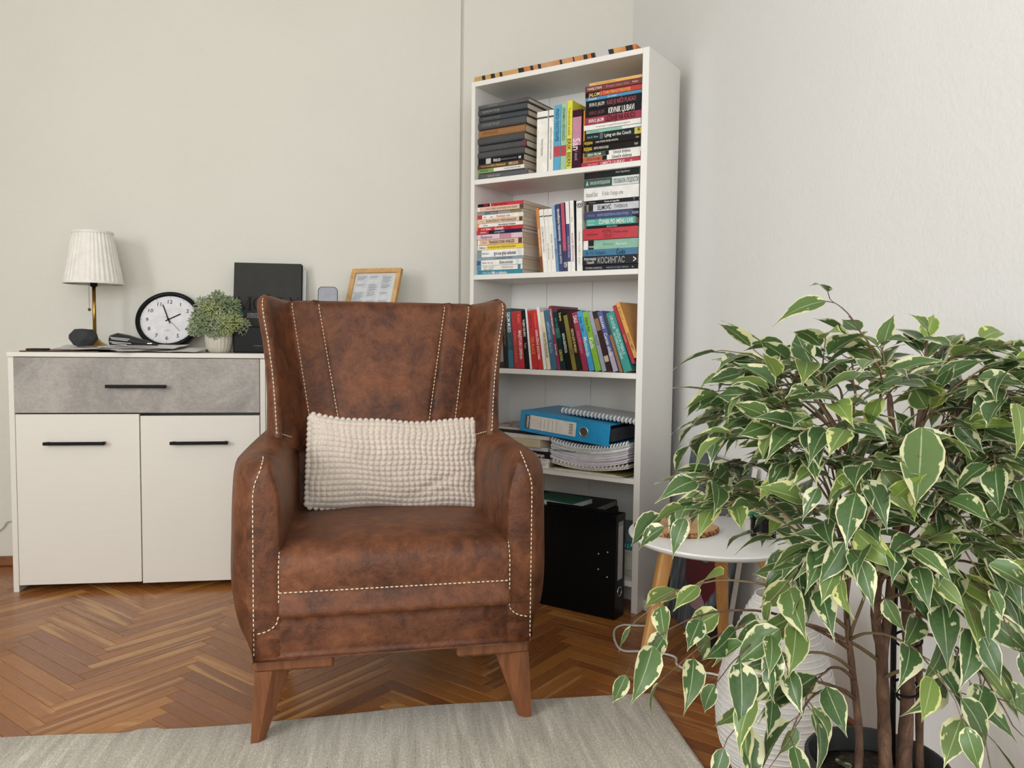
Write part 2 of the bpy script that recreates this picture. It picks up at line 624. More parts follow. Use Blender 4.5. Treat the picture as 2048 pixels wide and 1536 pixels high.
# herringbone parquet: every plank is a piece of its own
floor = struct(obj('floor', MB().box(-3.0, 1.5, -2.6, YB + 0.2, -0.06, -0.004), M_JOINT))
PLk, PWk = 0.368, 0.0415
def plank_mesh(mb, x0, y0, x1, y1):
    e, c = 0.0003, 0.0009
    x0, x1, y0, y1 = x0 + e, x1 - e, y0 + e, y1 - e
    mb.add([(x0, y0, -.004), (x1, y0, -.004), (x1, y1, -.004), (x0, y1, -.004),
            (x0, y0, -c), (x1, y0, -c), (x1, y1, -c), (x0, y1, -c),
            (x0 + c, y0 + c, 0), (x1 - c, y0 + c, 0), (x1 - c, y1 - c, 0), (x0 + c, y1 - c, 0)],
           [(0, 1, 5, 4), (1, 2, 6, 5), (2, 3, 7, 6), (3, 0, 4, 7), (4, 5, 9, 8), (5, 6, 10, 9), (6, 7, 11, 10), (7, 4, 8, 11), (8, 9, 10, 11)])
pm = MB()
plank_mesh(pm, -PLk / 2, -PWk / 2, PLk / 2, PWk / 2)
pmesh = pm.mesh('plank')
pmesh.materials.append(M_PARQUET)
rot45 = Matrix.Rotation(PI / 4, 4, 'Z')
near, far = [], []
for k in range(-110, 110):
    for j in range(-14, 14):
        for kind in (0, 1):
            if kind == 0:
                cx, cy = k * PWk + PLk / 2, k * PWk + PWk / 2
            else:
                cx, cy = k * PWk + PLk + PWk / 2, k * PWk + PWk - PLk / 2
            cx += j * PLk
            cy -= j * PLk
            p = rot45 @ Vector((cx, cy, 0))
            X, Y = p.x - 0.805 + 0.012, p.y + 0.01
            if not (-2.9 < X < wx(Y) + 0.05 and -2.5 < Y < YB + 0.05):
                continue
            a = PI / 4 + (PI / 2 if kind else 0)
            vis = Y > 1.80 - (0.35 if X > 0.62 else 0) and X > -1.05 - (Y - 1.8) * 0.42
            (near if vis else far).append((X, Y, a))
near.sort(key=lambda q: q[0] ** 2 + q[1] ** 2)
far += near[300:]
for (X, Y, a) in near[:300]:
    link('plank', pmesh, floor, T(X, Y, 0, a))
fm = MB()
vals = []
for (X, Y, a) in far:
    s = len(fm.v)
    plank_mesh(fm, -PLk / 2, -PWk / 2, PLk / 2, PWk / 2)
    fm.xf(T(X, Y, 0, a), s)
    vals += [rnd.random()] * (len(fm.v) - s)
fme = bpy.data.meshes.new('planks_out_of_view')
fme.from_pydata(fm.v, [], fm.f)
at = fme.attributes.new('rnd', 'FLOAT', 'POINT')
at.data.foreach_set('value', vals)
fo = obj('planks', fme, M_PARQUET, floor)
fo['kind'] = 'stuff'

# ------------------------------------------------------------------ rug
edge = [(-2.4, 1.845), (-1.3, 1.833), (-0.86, 1.823), (-0.72, 1.819), (-0.60, 1.812), (-0.57, 1.824), (-0.535, 1.827), (-0.50, 1.818),
        (-0.33, 1.822), (-0.11, 1.842), (0.07, 1.862), (0.25, 1.863), (0.44, 1.864), (0.622, 1.864)]
ex = spline([(x, y, 0) for x, y in edge], 6, False)
rows = []
for p in ex:
    rows.append([(p.x, p.y, 0.001), (p.x, p.y - 0.002, 0.007), (p.x, p.y - 0.008, 0.010), (p.x, p.y - 0.3, 0.0105), (p.x, -1.2, 0.0105), (p.x, -1.2, 0.001)])
rm = MB()
rm.loft(rows, False, False)
n6 = 6
last = len(rows) - 1
rm.add([(0.636, 1.860, 0.001), (0.634, 1.857, 0.007), (0.630, 1.853, 0.010), (0.630, 1.55, 0.0105), (0.630, -1.2, 0.0105), (0.636, -1.2, 0.001)], [])
k = len(rm.v) - 6
for j in range(5):
    rm.f.append((last * 6 + j, last * 6 + j + 1, k + j + 1, k + j))
k2 = len(rm.v)
rm.add([(0.636, 1.857, 0.001), (0.636, 1.55, 0.001), (0.636, -1.2, 0.001)], [])
rm.f += [(k + 1, k + 2, k2), (k + 2, k + 3, k2 + 1, k2), (k + 3, k + 4, k2 + 2, k2 + 1)]
tag(obj('area_rug', rm, M_RUG, smooth=True), 'silvery grey rug with a worn sheen lying under the armchair front legs', 'rug')

# ------------------------------------------------------------------ armchair
chair = thing('armchair', 'brown suede wingback armchair with white contrast stitching and wooden legs', 'armchair', T(0.0, 1.745, 0, math.radians(4.3)))

def sew(paths, parent):
    for p in paths:
        obj('stitching', stitch([p]), M_THREAD, parent)

def stitch(paths, dash=0.0075, gap=0.0032, r=0.0013):
    """dashed thread along polylines"""
    m = MB()
    for pts in paths:
        pts = [Vector(p) for p in pts]
        cum = [0]
        for a, b_ in zip(pts, pts[1:]):
            cum.append(cum[-1] + (b_ - a).length)
        def at_(s):
            for i in range(len(pts) - 1):
                if s <= cum[i + 1]:
                    t = (s - cum[i]) / max(1e-9, cum[i + 1] - cum[i])
                    return pts[i].lerp(pts[i + 1], t)
            return pts[-1]
        s = 0
        while s + dash < cum[-1]:
            a, c, b_ = at_(s), at_(s + dash / 2), at_(s + dash)
            m.tube([a, a.lerp(c, .4), c, c.lerp(b_, .6), b_], [r * .35, r * .95, r * 1.1, r * .95, r * .35], 6)
            s += dash + gap
    return m

def inset(ring, d):
    c = sum(ring, Vector()) / len(ring)
    out = []
    n = len(ring)
    for i, p in enumerate(ring):
        t = ring[(i + 1) % n] - ring[i - 1]
        q = (c - p)
        # inward normal in the plane of the ring
        nrm = q - t * (q.dot(t) / max(1e-9, t.dot(t)))
        out.append(p + nrm.normalized() * d if nrm.length > 1e-6 else p)
    return out

# seat cushion
def seat_prof(k):
    """profile in (v, z), k = 0 at the centre .. 1 at the side"""
    c = 0.014 * (1 - k * k)
    return [(-0.018, 0.287), (-0.021, 0.34), (-0.022, 0.392), (-0.012, 0.424), (0.018, 0.437 + c * .5), (0.10, 0.440 + c), (0.24, 0.436 + c), (0.36, 0.428 + c), (0.47, 0.424), (0.47, 0.30), (0.25, 0.287)]
def seat_ring(u, d=0.0):
    r = spline([(u, v, z) for v, z in seat_prof(min(1, abs(u) / 0.25))], 5)
    return inset(r, d) if d else r
su = [-0.253, -0.2525, -0.250, -0.244, -0.235, -0.20, -0.15, -0.08, 0, 0.08, 0.15, 0.20, 0.235, 0.244, 0.250, 0.2525, 0.253]
sd = [0.012, 0.006, 0.002, 0, 0, 0, 0, 0, 0, 0, 0, 0, 0, 0, 0.002, 0.006, 0.012]
seat = obj('seat_cushion', MB().loft([seat_ring(u, d) for u, d in zip(su, sd)]), M_LEATHER, chair, smooth=True)
front_st = [[(s * 0.2515, -0.0215 + 0.0, z) for z in (0.29, 0.32, 0.35, 0.38, 0.395)] + [(s * 0.251, -0.010, 0.424), (s * 0.2495, 0.02, 0.4395), (s * 0.2495, 0.10, 0.442), (s * 0.2495, 0.22, 0.438), (s * 0.2495, 0.34, 0.430)] for s in (-1, 1)]
hor = [[(u / 20 * 0.252, -0.0228, 0.345) for u in range(-20, 21)]]
sew(front_st + hor, seat)

# front rail and under-frame
rail = MB()
rr = []
for u, d in ((-0.306, .012), (-0.305, .005), (-0.302, 0), (-0.15, 0), (0, 0), (0.15, 0), (0.302, 0), (0.305, .005), (0.306, .012)):
    rr.append(inset(spline([(u, -0.004, 0.200), (u, -0.006, 0.24), (u, -0.003, 0.281), (u, 0.02, 0.288), (u, 0.30, 0.288), (u, 0.58, 0.285), (u, 0.60, 0.24), (u, 0.58, 0.199), (u, 0.30, 0.197), (u, 0.004, 0.1965)], 3), d) if d else spline([(u, -0.004, 0.200), (u, -0.006, 0.24), (u, -0.003, 0.281), (u, 0.02, 0.288), (u, 0.30, 0.288), (u, 0.58, 0.285), (u, 0.60, 0.24), (u, 0.58, 0.199), (u, 0.30, 0.197), (u, 0.004, 0.1965)], 3))
obj('front_rail', rail.loft(rr), M_LEATHER, chair, smooth=True)

# arms:  v, inner u, outer u, top z
ARM = [(0.00, 0.247, 0.320, 0.612), (0.02, 0.246, 0.338, 0.623), (0.05, 0.245, 0.351, 0.627), (0.08, 0.244, 0.357, 0.629), (0.13, 0.242, 0.366, 0.628), (0.22, 0.240, 0.375, 0.626),
       (0.30, 0.238, 0.372, 0.627), (0.36, 0.235, 0.362, 0.634), (0.42, 0.230, 0.350, 0.642), (0.50, 0.228, 0.338, 0.648), (0.60, 0.235, 0.32, 0.650), (0.64, 0.25, 0.30, 0.64)]
def arm_keys(v, s):
    i, o_, t = lerp_table(ARM, v)
    w = o_ - i
    bo = max(0.304, o_ - 0.06) if v > 0.03 else 0.305
    return [(s * i, v, 0.20), (s * i, v, 0.32), (s * (i + .001), v, 0.45), (s * (i + .004), v, t - 0.075), (s * (i + .012 + w * .06), v, t - 0.022), (s * (i + w * .34), v, t - 0.001), (s * (i + w * .62), v, t - 0.004),
            (s * (i + w * .89), v, t - 0.026), (s * (o_ - w * .04), v, t - 0.080), (s * (o_ - .001), v, 0.44), (s * o_, v, 0.33), (s * (o_ - w * .12), v, 0.25), (s * bo, v, 0.20)]
def arm_ring(v, s, d=0.0, dv=0.0):
    r = spline([(a, b_ + dv, c) for a, b_, c in arm_keys(v, s)], 4)
    return inset(r, d) if d else r
for s in (-1, 1):
    rings = [arm_ring(0.0, s, 0.007, -0.006), arm_ring(0.0, s, 0.003, -0.0035), arm_ring(0.0, s, 0.0, 0.001)]
    vv = 0.012
    while vv < 0.61:
        rings.append(arm_ring(vv, s))
        vv += 0.02
    rings += [arm_ring(0.625, s, 0.004), arm_ring(0.64, s, 0.012)]
    arm = obj('arm', MB().loft(rings), M_LEATHER, chair, smooth=True)
    path = [(s * 0.3045, -0.0062, z) for z in (0.205, 0.30, 0.40, 0.50, 0.525)]
    K = [arm_keys(0.0, s)[q] for q in (8, 7, 6)]
    path += [(s * 0.3040, -0.0068, 0.555), (s * 0.300, -0.0072, 0.578), (s * 0.294, -0.0072, 0.593), (s * 0.289, -0.0052, 0.606), (s * 0.286, 0.003, 0.6175), (s * 0.285, 0.025, 0.6270), (s * 0.288, 0.05, 0.6305)]
    path2 = [(s * (0.252 + 0.002), -0.0075, 0.288), (s * 0.256, -0.0078, 0.275), (s * 0.266, -0.0078, 0.264), (s * 0.280, -0.0078, 0.257), (s * 0.298, -0.0075, 0.253)]
    sew([path, path2], arm)

obj('back_frame', MB().box(-0.262, 0.262, 0.485, 0.615, 0.25, 0.64, 0.02), M_LEATHER, chair)

# backrest
def back_v(z):
    return 0.445 + (z - 0.43) * 0.275
def back_hw(z):
    return 0.205 + (z - 0.62) * 0.175
def back_front(u, z):
    hw = back_hw(z)
    k = min(1, abs(u) / hw)
    si = 0.128 + (z - 0.65) * 0.172
    b_ = 0.022 * (1 - k ** 2.4)
    b_ -= 0.006 * math.exp(-((abs(u) - si) / 0.006) ** 2)
    if abs(u) < si:
        b_ += 0.006
    lum = 0.014 * math.exp(-((z - 0.56) / 0.12) ** 2)
    return back_v(z) - b_ - lum * (1 - k * k)
def back_ring(z, d=0.0, zz=None):
    hw = back_hw(z)
    n = 60
    fr = [Vector((-hw + 2 * hw * i / n, back_front(-hw + 2 * hw * i / n, z), z)) for i in range(n + 1)]
    bv = back_v(z) + 0.10
    bk = [Vector((hw + 0.012, back_v(z) + 0.03, z)), Vector((hw + 0.008, bv - 0.02, z)), Vector((hw - 0.02, bv, z))] + [Vector((hw - 0.02 - (2 * hw - 0.04) * i / 10, bv, z)) for i in range(1, 11)] + [Vector((-hw - 0.008, bv - 0.02, z)), Vector((-hw - 0.012, back_v(z) + 0.03, z))]
    r = fr + bk
    if d:
        r = inset(r, d)
    if zz is not None:
        r = [Vector((p.x, p.y, zz)) for p in r]
    return r
rings = []
z = 0.40
while z < 0.966:
    rings.append(back_ring(z))
    z += 0.02
rings += [back_ring(0.972), back_ring(0.980, 0.003), back_ring(0.986, 0.009), back_ring(0.9895, 0.018), back_ring(0.991, 0.03)]
back = obj('backrest', MB().loft(rings), M_LEATHER, chair, smooth=True)
paths = []
for s in (-1, 1):
    for (u0, u1) in ((0.128, 0.186), (0.201, 0.256)):
        pl = []
        for i in range(30):
            zz = 0.62 + (0.972 - 0.62) * i / 29
            u = s * (u0 + (u1 - u0) * (zz - 0.65) / 0.34 - (0.004 if u0 < .15 else 0.0))
            pl.append((u, back_front(u, zz) - 0.0012, zz))
        pl.append((pl[-1][0], pl[-1][1] + 0.010, 0.986))
        paths.append(pl)
sew(paths, back)

# wings: z -> inner back (u, v), front edge (u, v)
WING = [(0.58, 0.200, 0.480, 0.268, 0.330, 0.050), (0.64, 0.205, 0.495, 0.270, 0.348, 0.046), (0.72, 0.222, 0.520, 0.275, 0.362, 0.040), (0.80, 0.236, 0.545, 0.282, 0.374, 0.036), (0.88, 0.250, 0.566, 0.293, 0.385, 0.034), (0.94, 0.259, 0.582, 0.304, 0.394, 0.034), (0.97, 0.263, 0.590, 0.308, 0.401, 0.034), (0.985, 0.265, 0.594, 0.308, 0.411, 0.034), (1.00, 0.266, 0.598, 0.304, 0.432, 0.034)]
def wing_ring(z, s, d=0.0, zz=None):
    ub, vb, uf, vf, th = lerp_table(WING, z)
    m = ((ub + uf) / 2, (vb + vf) / 2)
    keys = [(ub - .012, vb + .03), (ub + .001, vb - .008), (m[0] - .001, m[1]), (uf - .006, vf + .028), (uf - .003, vf + .008), (uf + .008, vf), (uf + .019, vf + .007), (uf + th * .75, vf + .03), (uf + th * .80, vf + .09), (ub + th * 1.25, vb - 0.01), (ub + th * 1.1, vb + .07), (ub + .015, vb + .09)]
    r = spline([(s * a, b_, z) for a, b_ in keys], 4)
    if d:
        r = inset(r, d)
    if zz is not None:
        f = lambda p: zz
        r = [Vector((p.x, p.y, zz)) for p in r]
    # the wing is a little higher at its front edge than where it meets the back
    if z > 0.9:
        k = (z - 0.9) / 0.1
        r = [Vector((p.x, p.y, p.z - 0.010 * k * max(0, min(1, (p.y - vf) / 0.2)))) for p in r]
    return r
for s in (-1, 1):
    rings = []
    z = 0.585
    while z < 0.976:
        rings.append(wing_ring(z, s))
        z += 0.02
    rings += [wing_ring(0.983, s, 0.0005), wing_ring(0.989, s, 0.002), wing_ring(0.994, s, 0.005), wing_ring(0.998, s, 0.010), wing_ring(1.0, s, 0.016)]
    wing = obj('wing', MB().loft(rings), M_LEATHER, chair, smooth=True)
    pl = []
    for i in range(40):
        z = 0.64 + (0.99 - 0.64) * i / 39
        ub, vb, uf, vf, th = lerp_table(WING, z)
        pl.append((s * (uf + 0.0095), vf - 0.0013 + (0.006 if i == 39 else 0), z))
    seam = []
    for i in range(14):
        t = i / 13
        ub, vb, uf, vf, th = lerp_table(WING, 0.64)
        seam.append((s * (uf + .0095 + (ub - uf) * t * .95 - .008 * math.sin(PI * min(1, t * 1.2))), vf + (vb - vf) * t * 0.95 - .004, 0.643 - 0.045 * t))
    seam2 = [(s * (0.281 + 0.004 * i), 0.345 - 0.018 * i, 0.640 - 0.0032 * i + 0.0003 * i * i) for i in range(6)]
    sew([pl, seam], wing)

# legs with their mounting plates
for s in (-1, 1):
    pl = MB().box(min(s * 0.306, s * 0.136), max(s * 0.306, s * 0.136), -0.001, 0.075, 0.164, 0.1955, 0.006)
    plate = obj('leg_plate', pl, M_LEG, chair)
    top = [(0.304, 0.004), (0.268, 0.004), (0.228, 0.035), (0.228, 0.07), (0.304, 0.07)]
    bot = [(0.313, 0.0), (0.297, 0.0), (0.284, 0.012), (0.284, 0.032), (0.313, 0.032)]
    m = MB().loft([[(s * a, b_, 0.0105) for a, b_ in bot], [(s * a, b_, 0.166) for a, b_ in top]])
    obj('leg', m, M_LEG, chair)
    m = MB().loft([[(s * a, 0.60 - b_, 0.0) for a, b_ in bot], [(s * a, 0.56 - b_, 0.199) for a, b_ in top]])
    obj('leg', m, M_LEG, chair)

# ------------------------------------------------------------------ cushion on the armchair
def make_cushion():
    NC, NR, SUB = 30, 17, 6
    nx, nz = NC * SUB, NR * SUB
    W2, H2 = 0.233, 0.121
    m = MB()
    def pt(i, j, side):
        a, b_ = i / nx * 2 - 1, j / nz * 2 - 1
        puff = abs(math.sin(PI * i / SUB)) ** 0.45 * abs(math.sin(PI * j / SUB)) ** 0.45
        e = max(0.0, (1 - abs(a) ** 3.2)) ** 0.55 * max(0.0, (1 - abs(b_) ** 3.2)) ** 0.55
        crease = math.exp(-((b_ + 0.55 - 0.9 * (a - 0.35)) / 0.10) ** 2) * max(0, 1 - abs(a - 0.42) / 0.5) * 0.010
        crease += math.exp(-((b_ + 0.72 - 0.45 * (a - 0.4)) / 0.08) ** 2) * max(0, 1 - abs(a - 0.45) / 0.45) * 0.008
        th = 0.050 * e - crease * e
        x = a * (W2 - 0.006 * (1 - b_ * b_)) + 0.0022 * math.sin(b_ * 9 + a * 4)
        z = b_ * H2
        z += (0.016 * (a * a) - 0.012) * (0.5 + 0.5 * b_)          # the top edge sags in the middle
        z += 0.0025 * math.sin(a * 7 + b_ * 3)
        x *= 1 + 0.004 * puff
        x += 0.0022 * (puff if abs(a) > 0.985 else 0) * (1 if a > 0 else -1)
        y = -th - 0.0085 * puff * (0.45 + 0.55 * e) if side == 0 else 0.6 * th
        if side == 0 and (i in (0, nx) or j in (0, nz)):
            y = 0
        return (x, y, z)
    k = 0
    for side in (0, 1):
        base = len(m.v)
        for j in range(nz + 1):
            for i in range(nx + 1):
                m.v.append(pt(i, j, side))
        for j in range(nz):
            for i in range(nx):
                q = base + j * (nx + 1) + i
                m.f.append((q, q + 1, q + nx + 2, q + nx + 1))
    # beaded edge: small puffs around the outline
    return m
cush = MB.mesh(make_cushion(), 'lumbar_cushion', smooth=True)
cu = link('lumbar_cushion', None, None)
tag(cu, 'cream rectangular cushion with a grid of puffed plush squares on the armchair', 'cushion')
ca = math.radians(4.3)
cu.matrix_basis = T(0.0, 1.745, 0, ca) @ T(0.028, 0.400, 0.551, math.radians(1.0), math.radians(-13), math.radians(2.2))
obj('cover', cush, M_PLUSH, cu)
def bead_run(p0, p1, n, r, sag):
    m = MB()
    for i in range(n):
        t = (i + .5) / n
        p = p0.lerp(p1, t)
        a = t * 2 - 1
        p = p + Vector((0, 0, sag(a)))
        k0 = len(m.v)
        m.lathe([(0.0005, -r), (r * .7, -r * .7), (r, 0), (r * .7, r * .7), (0.0005, r)], 8)
        m.xf(Matrix.Translation(p), k0)
    return m
top = lambda a: 0.016 * a * a - 0.012 + 0.0025 * math.sin(a * 7 + 3)
bot = lambda a: 0.0025 * math.sin(a * 7 - 3)
em = MB()
for q in (bead_run(Vector((-0.231, 0, 0.120)), Vector((0.231, 0, 0.120)), 30, 0.0083, top), bead_run(Vector((-0.231, 0, -0.120)), Vector((0.231, 0, -0.120)), 30, 0.0083, bot),
          bead_run(Vector((-0.231, -.001, -0.118)), Vector((-0.231, -.001, 0.121)), 17, 0.0092, lambda a: 0), bead_run(Vector((0.231, -.001, -0.118)), Vector((0.231, -.001, 0.121)), 17, 0.0092, lambda a: 0)):
    em.add(q.v, q.f)
obj('edge_puffs', em, M_PLUSH, cu, smooth=True)

# ------------------------------------------------------------------ sideboard
SX, SY, ST = -1.298, 2.872, 0.8235
SR = 0.10
side = thing('sideboard', 'white sideboard with a grey concrete-look drawer and black bar handles against the back wall', 'sideboard', T(0, 0, 0))
b = MB().box(SX, SX + 0.018, SY, YB - 0.002, 0, ST - 0.018, 0.001)
b.box(SR - 0.018, SR, SY, YB - 0.002, 0, ST - 0.018, 0.001)
b.box(-0.479, -0.461, SY + 0.001, YB - 0.002, 0.02, ST - 0.018, 0.001)
b.box(SX + 0.018, SR - 0.018, YB - 0.02, YB - 0.006, 0.03, ST - 0.018)
b.box(SX + 0.018, SR - 0.018, SY + 0.03, YB - 0.006, 0.03, 0.046)
b.box(SX + 0.018, -0.479, SY + 0.03, YB - 0.02, 0.616, 0.630)
obj('body', b, M_WHITE, side)
obj('top_panel', MB().box(SX - 0.002, SR + 0.002, SY - 0.004, YB - 0.001, ST - 0.016, ST, 0.0012), M_WHITE, side)
def handle(parent, x0, x1, z, y):
    m = MB().box(x0, x1, y - 0.028, y - 0.018, z - 0.0055, z + 0.0055, 0.0015)
    m.box(x0 + 0.004, x0 + 0.014, y - 0.02, y, z - 0.004, z + 0.004)
    m.box(x1 - 0.014, x1 - 0.004, y - 0.02, y, z - 0.004, z + 0.004)
    obj('handle', m, M_BLACK, parent)
dr = obj('drawer', MB().box(-1.2795, -0.4805, SY, SY + 0.018, 0.6165, 0.8055, 0.0008), M_CONCRETE, side)
handle(dr, -0.983, -0.788, 0.709, SY)
dl = obj('door', MB().box(-1.2785, -0.8825, SY, SY + 0.018, 0.024, 0.612, 0.0008), M_WHITE, side)
handle(dl, -1.184, -0.988, 0.514, SY)
piv = T(-0.4815, SY, 0, math.radians(1.2)) @ Matrix.Translation((0.4815, -SY, 0))
dr2 = obj('door', MB().box(-0.8765, -0.4815, SY, SY + 0.018, 0.0215, 0.6065, 0.0008), M_WHITE, side, piv)
handle(dr2, -0.776, -0.585, 0.5135, SY)
dr3 = obj('door', MB().box(-0.459, SR - 0.0195, SY, SY + 0.018, 0.024, 0.8055, 0.0008), M_WHITE, side)
handle(dr3, -0.30, -0.10, 0.514, SY)

# ------------------------------------------------------------------ bookcase
BA = -0.7233
BL = Vector((0.2703, 2.8725, 0))
BW, BD, BH = 0.6456, 0.2583, 1.80
SHELF = Matrix.Translation(BL) @ Matrix.Rotation(BA, 4, 'Z')      # u right, v back, z up; u = 0 at the inner face of the left side
Z1, Z2, Z3, Z4, Z5 = 1.4544, 1.1152, 0.7811, 0.4399, 0.1028
case = thing('bookcase', 'tall white open bookcase standing diagonally across the room corner', 'bookcase', SHELF)
t_ = 0.016
obj('side_panel', MB().box(-t_, 0, 0, BD, 0, BH, 0.0008), M_SHELF, case)
obj('side_panel', MB().box(BW, BW + t_ + 0.006, 0, BD, 0, BH, 0.0008), M_SHELF, case)
for z in (BH, Z1, Z2, Z3, Z4, Z5):
    obj('shelf', MB().box(0.0003, BW - 0.0003, 0.0005 if z < BH else 0.0, BD - 0.006, z - 0.0175, z, 0.0008), M_SHELF, case)
for a, b_ in ((0.0, 0.158), (0.1595, 0.352), (0.3535, 0.56), (0.5615, BW)):
    obj('back_panel', MB().box(a, b_, BD - 0.005, BD, Z5, BH - 0.002), M_SHELF, case)
obj('plinth', MB().box(0.0003, BW - 0.0003, 0.12, 0.135, 0, Z5 - 0.018), M_SHELF, case)

# painting lying on top of the bookcase, only its painted edge shows
def m_tiger():
    t = NT('painted_canvas_edge')
    v = t.obj()
    sp = t.n('SeparateXYZ')
    t.l(v, sp.inputs[0])
    w = t.noise(t.mapping(v, (13, 3, 4)), 1.0, 2, 0.5, dist=0.3)
    big = t.noise(t.mapping(v, (3, 3, 2), (2.3, 0, 0)), 1.3, 2)
    c = t.ramp(big, [(0.35, lin('#b08e5c')), (0.5, lin('#c79a5c')), (0.6, lin('#c0672c')), (0.72, lin('#b9a37c'))])
    gx = t.math('ADD', sp.outputs[0], t.math('MULTIPLY', sp.outputs[2], 0.25))
    k = None
    for c0, w0 in ((-0.279, .008), (-0.24, .009), (-0.205, .007), (-0.122, .011), (-0.078, .006), (-0.047, .006), (0.036, .006), (0.085, .004), (0.128, .009), (0.157, .008), (0.222, .012), (0.285, .014)):
        d = t.math('ABSOLUTE', t.math('SUBTRACT', gx, c0))
        d = t.math('ADD', d, t.math('MULTIPLY', t.math('SUBTRACT', w, 0.5), 0.012))
        s_ = t.math('MULTIPLY', t.math('SUBTRACT', w0, d), 600.0, clamp=True)
        k = s_ if k is None else t.math('MAXIMUM', k, s_)
    g = t.math('MULTIPLY', t.math('SUBTRACT', 0.030, t.math('ABSOLUTE', t.math('SUBTRACT', gx, 0.195))), 200.0, clamp=True)
    c = t.mix(g, c, lin('#b9b5b8'))
    t.col(t.mix(k, c, lin('#17140f')))
    t.rough(0.6)
    return t.m
M_TIGER = m_tiger()
pt = thing('canvas_painting', 'orange and black striped painted canvas edge lying on top of the bookcase', 'painting', SHELF @ T(0.311, 0.13, BH))
obj('canvas', MB().box(-0.325, 0.306, -0.118, 0.11, 0.0, 0.021, 0.0012), M_TIGER, pt)
obj('stretcher_bar', MB().box(-0.315, 0.296, -0.10, 0.10, 0.0008, 0.0185, 0.0005), M_OAK, pt)

# ------------------------------------------------------------------ books
ORD = ['first', 'second', 'third', 'fourth', 'fifth', 'sixth', 'seventh', 'eighth', 'ninth', 'tenth', 'eleventh', 'twelfth', 'thirteenth', 'fourteenth', 'fifteenth', 'sixteenth', 'seventeenth', 'eighteenth', 'nineteenth', 'twentieth', 'twenty-first', 'twenty-second', 'twenty-third', 'twenty-fourth', 'twenty-fifth', 'twenty-sixth', 'twenty-seventh']

def make_book(mx, L, D, Tk, cover, label, group, texts=(), bands=(), hard=False, fore=True):
    """canonical book: spine along +x on the plane y = 0 (facing -y), thickness along z, depth along +y"""
    t = 0.0022 if hard else 0.0009
    ov = 0.003 if hard else 0.0
    root = thing('book', label, 'book', mx, group)
    c = MB()
    if hard:
        prof = [(0.006, 0), (0.002, Tk * .12), (0.0, Tk * .32), (-0.001, Tk * .5), (0.0, Tk * .68), (0.002, Tk * .88), (0.006, Tk)]
        inn = [(0.009, Tk - t), (0.005, Tk * .8), (0.003, Tk * .5), (0.005, Tk * .2), (0.009, t)]
        poly = prof + [(D, Tk), (D, Tk - t)] + inn + [(D, t), (D, 0)]
    else:
        poly = [(0.0005, 0), (0, 0.0005), (0, Tk - 0.0005), (0.0005, Tk), (D, Tk), (D, Tk - t), (t, Tk - t), (t, t), (D, t), (D, 0)]
    c.prism(poly, 0, L, 'x')
    obj('cover', c, mat(cover, 0.5 if hard else 0.38), root)
    obj('pages', MB().box(ov, L - ov, 0.0042 if hard else t, D - ov - 0.0005, t, Tk - t), M_PAGES, root)
    y = -0.0016 if hard else -0.0004
    for (a, b_, col) in bands:
        m = MB().box(a * L, b_ * L, y + 0.0002, 0.004, 0.0006, Tk - 0.0006)
        obj('spine_band', m, mat(col, 0.4), root)
    for tx in texts:
        s, a, b_, col = tx[:4]
        h = tx[4] if len(tx) > 4 else 0.5
        zc = tx[5] if len(tx) > 5 else 0.5
        m = MB()
        put_text(m, s, a * L, b_ * L, Tk * zc, Tk * h, y - 0.0003, 0.012 if h > .45 else 0.0)
        if m.v:
            obj('title', m, mat(col, 0.5), root)
    return root

FLAT = Matrix.Identity(4)
def flat_stack(z0, rows, where, v0=0.02):
    """rows from the top: (thickness, u0, u1, depth, cover, describing words, texts, bands, hard)"""
    z = z0
    n = len(rows)
    for i in range(n - 1, -1, -1):
        th, u0, u1, dp, cov, words, tx, bd, hard = rows[i]
        pos = 'topmost' if i == 0 else ('lowest' if i == n - 1 else ORD[i] + ' from top')
        dv = rnd.uniform(-0.004, 0.004)
        mx = SHELF @ T(u0, v0 + dv, z, rnd.uniform(-0.008, 0.008))
        make_book(mx, u1 - u0, dp, th - 0.0006, cov, '%s book, %s %s' % (words, pos, where[0]), where[1], tx, bd, hard)
        z += th

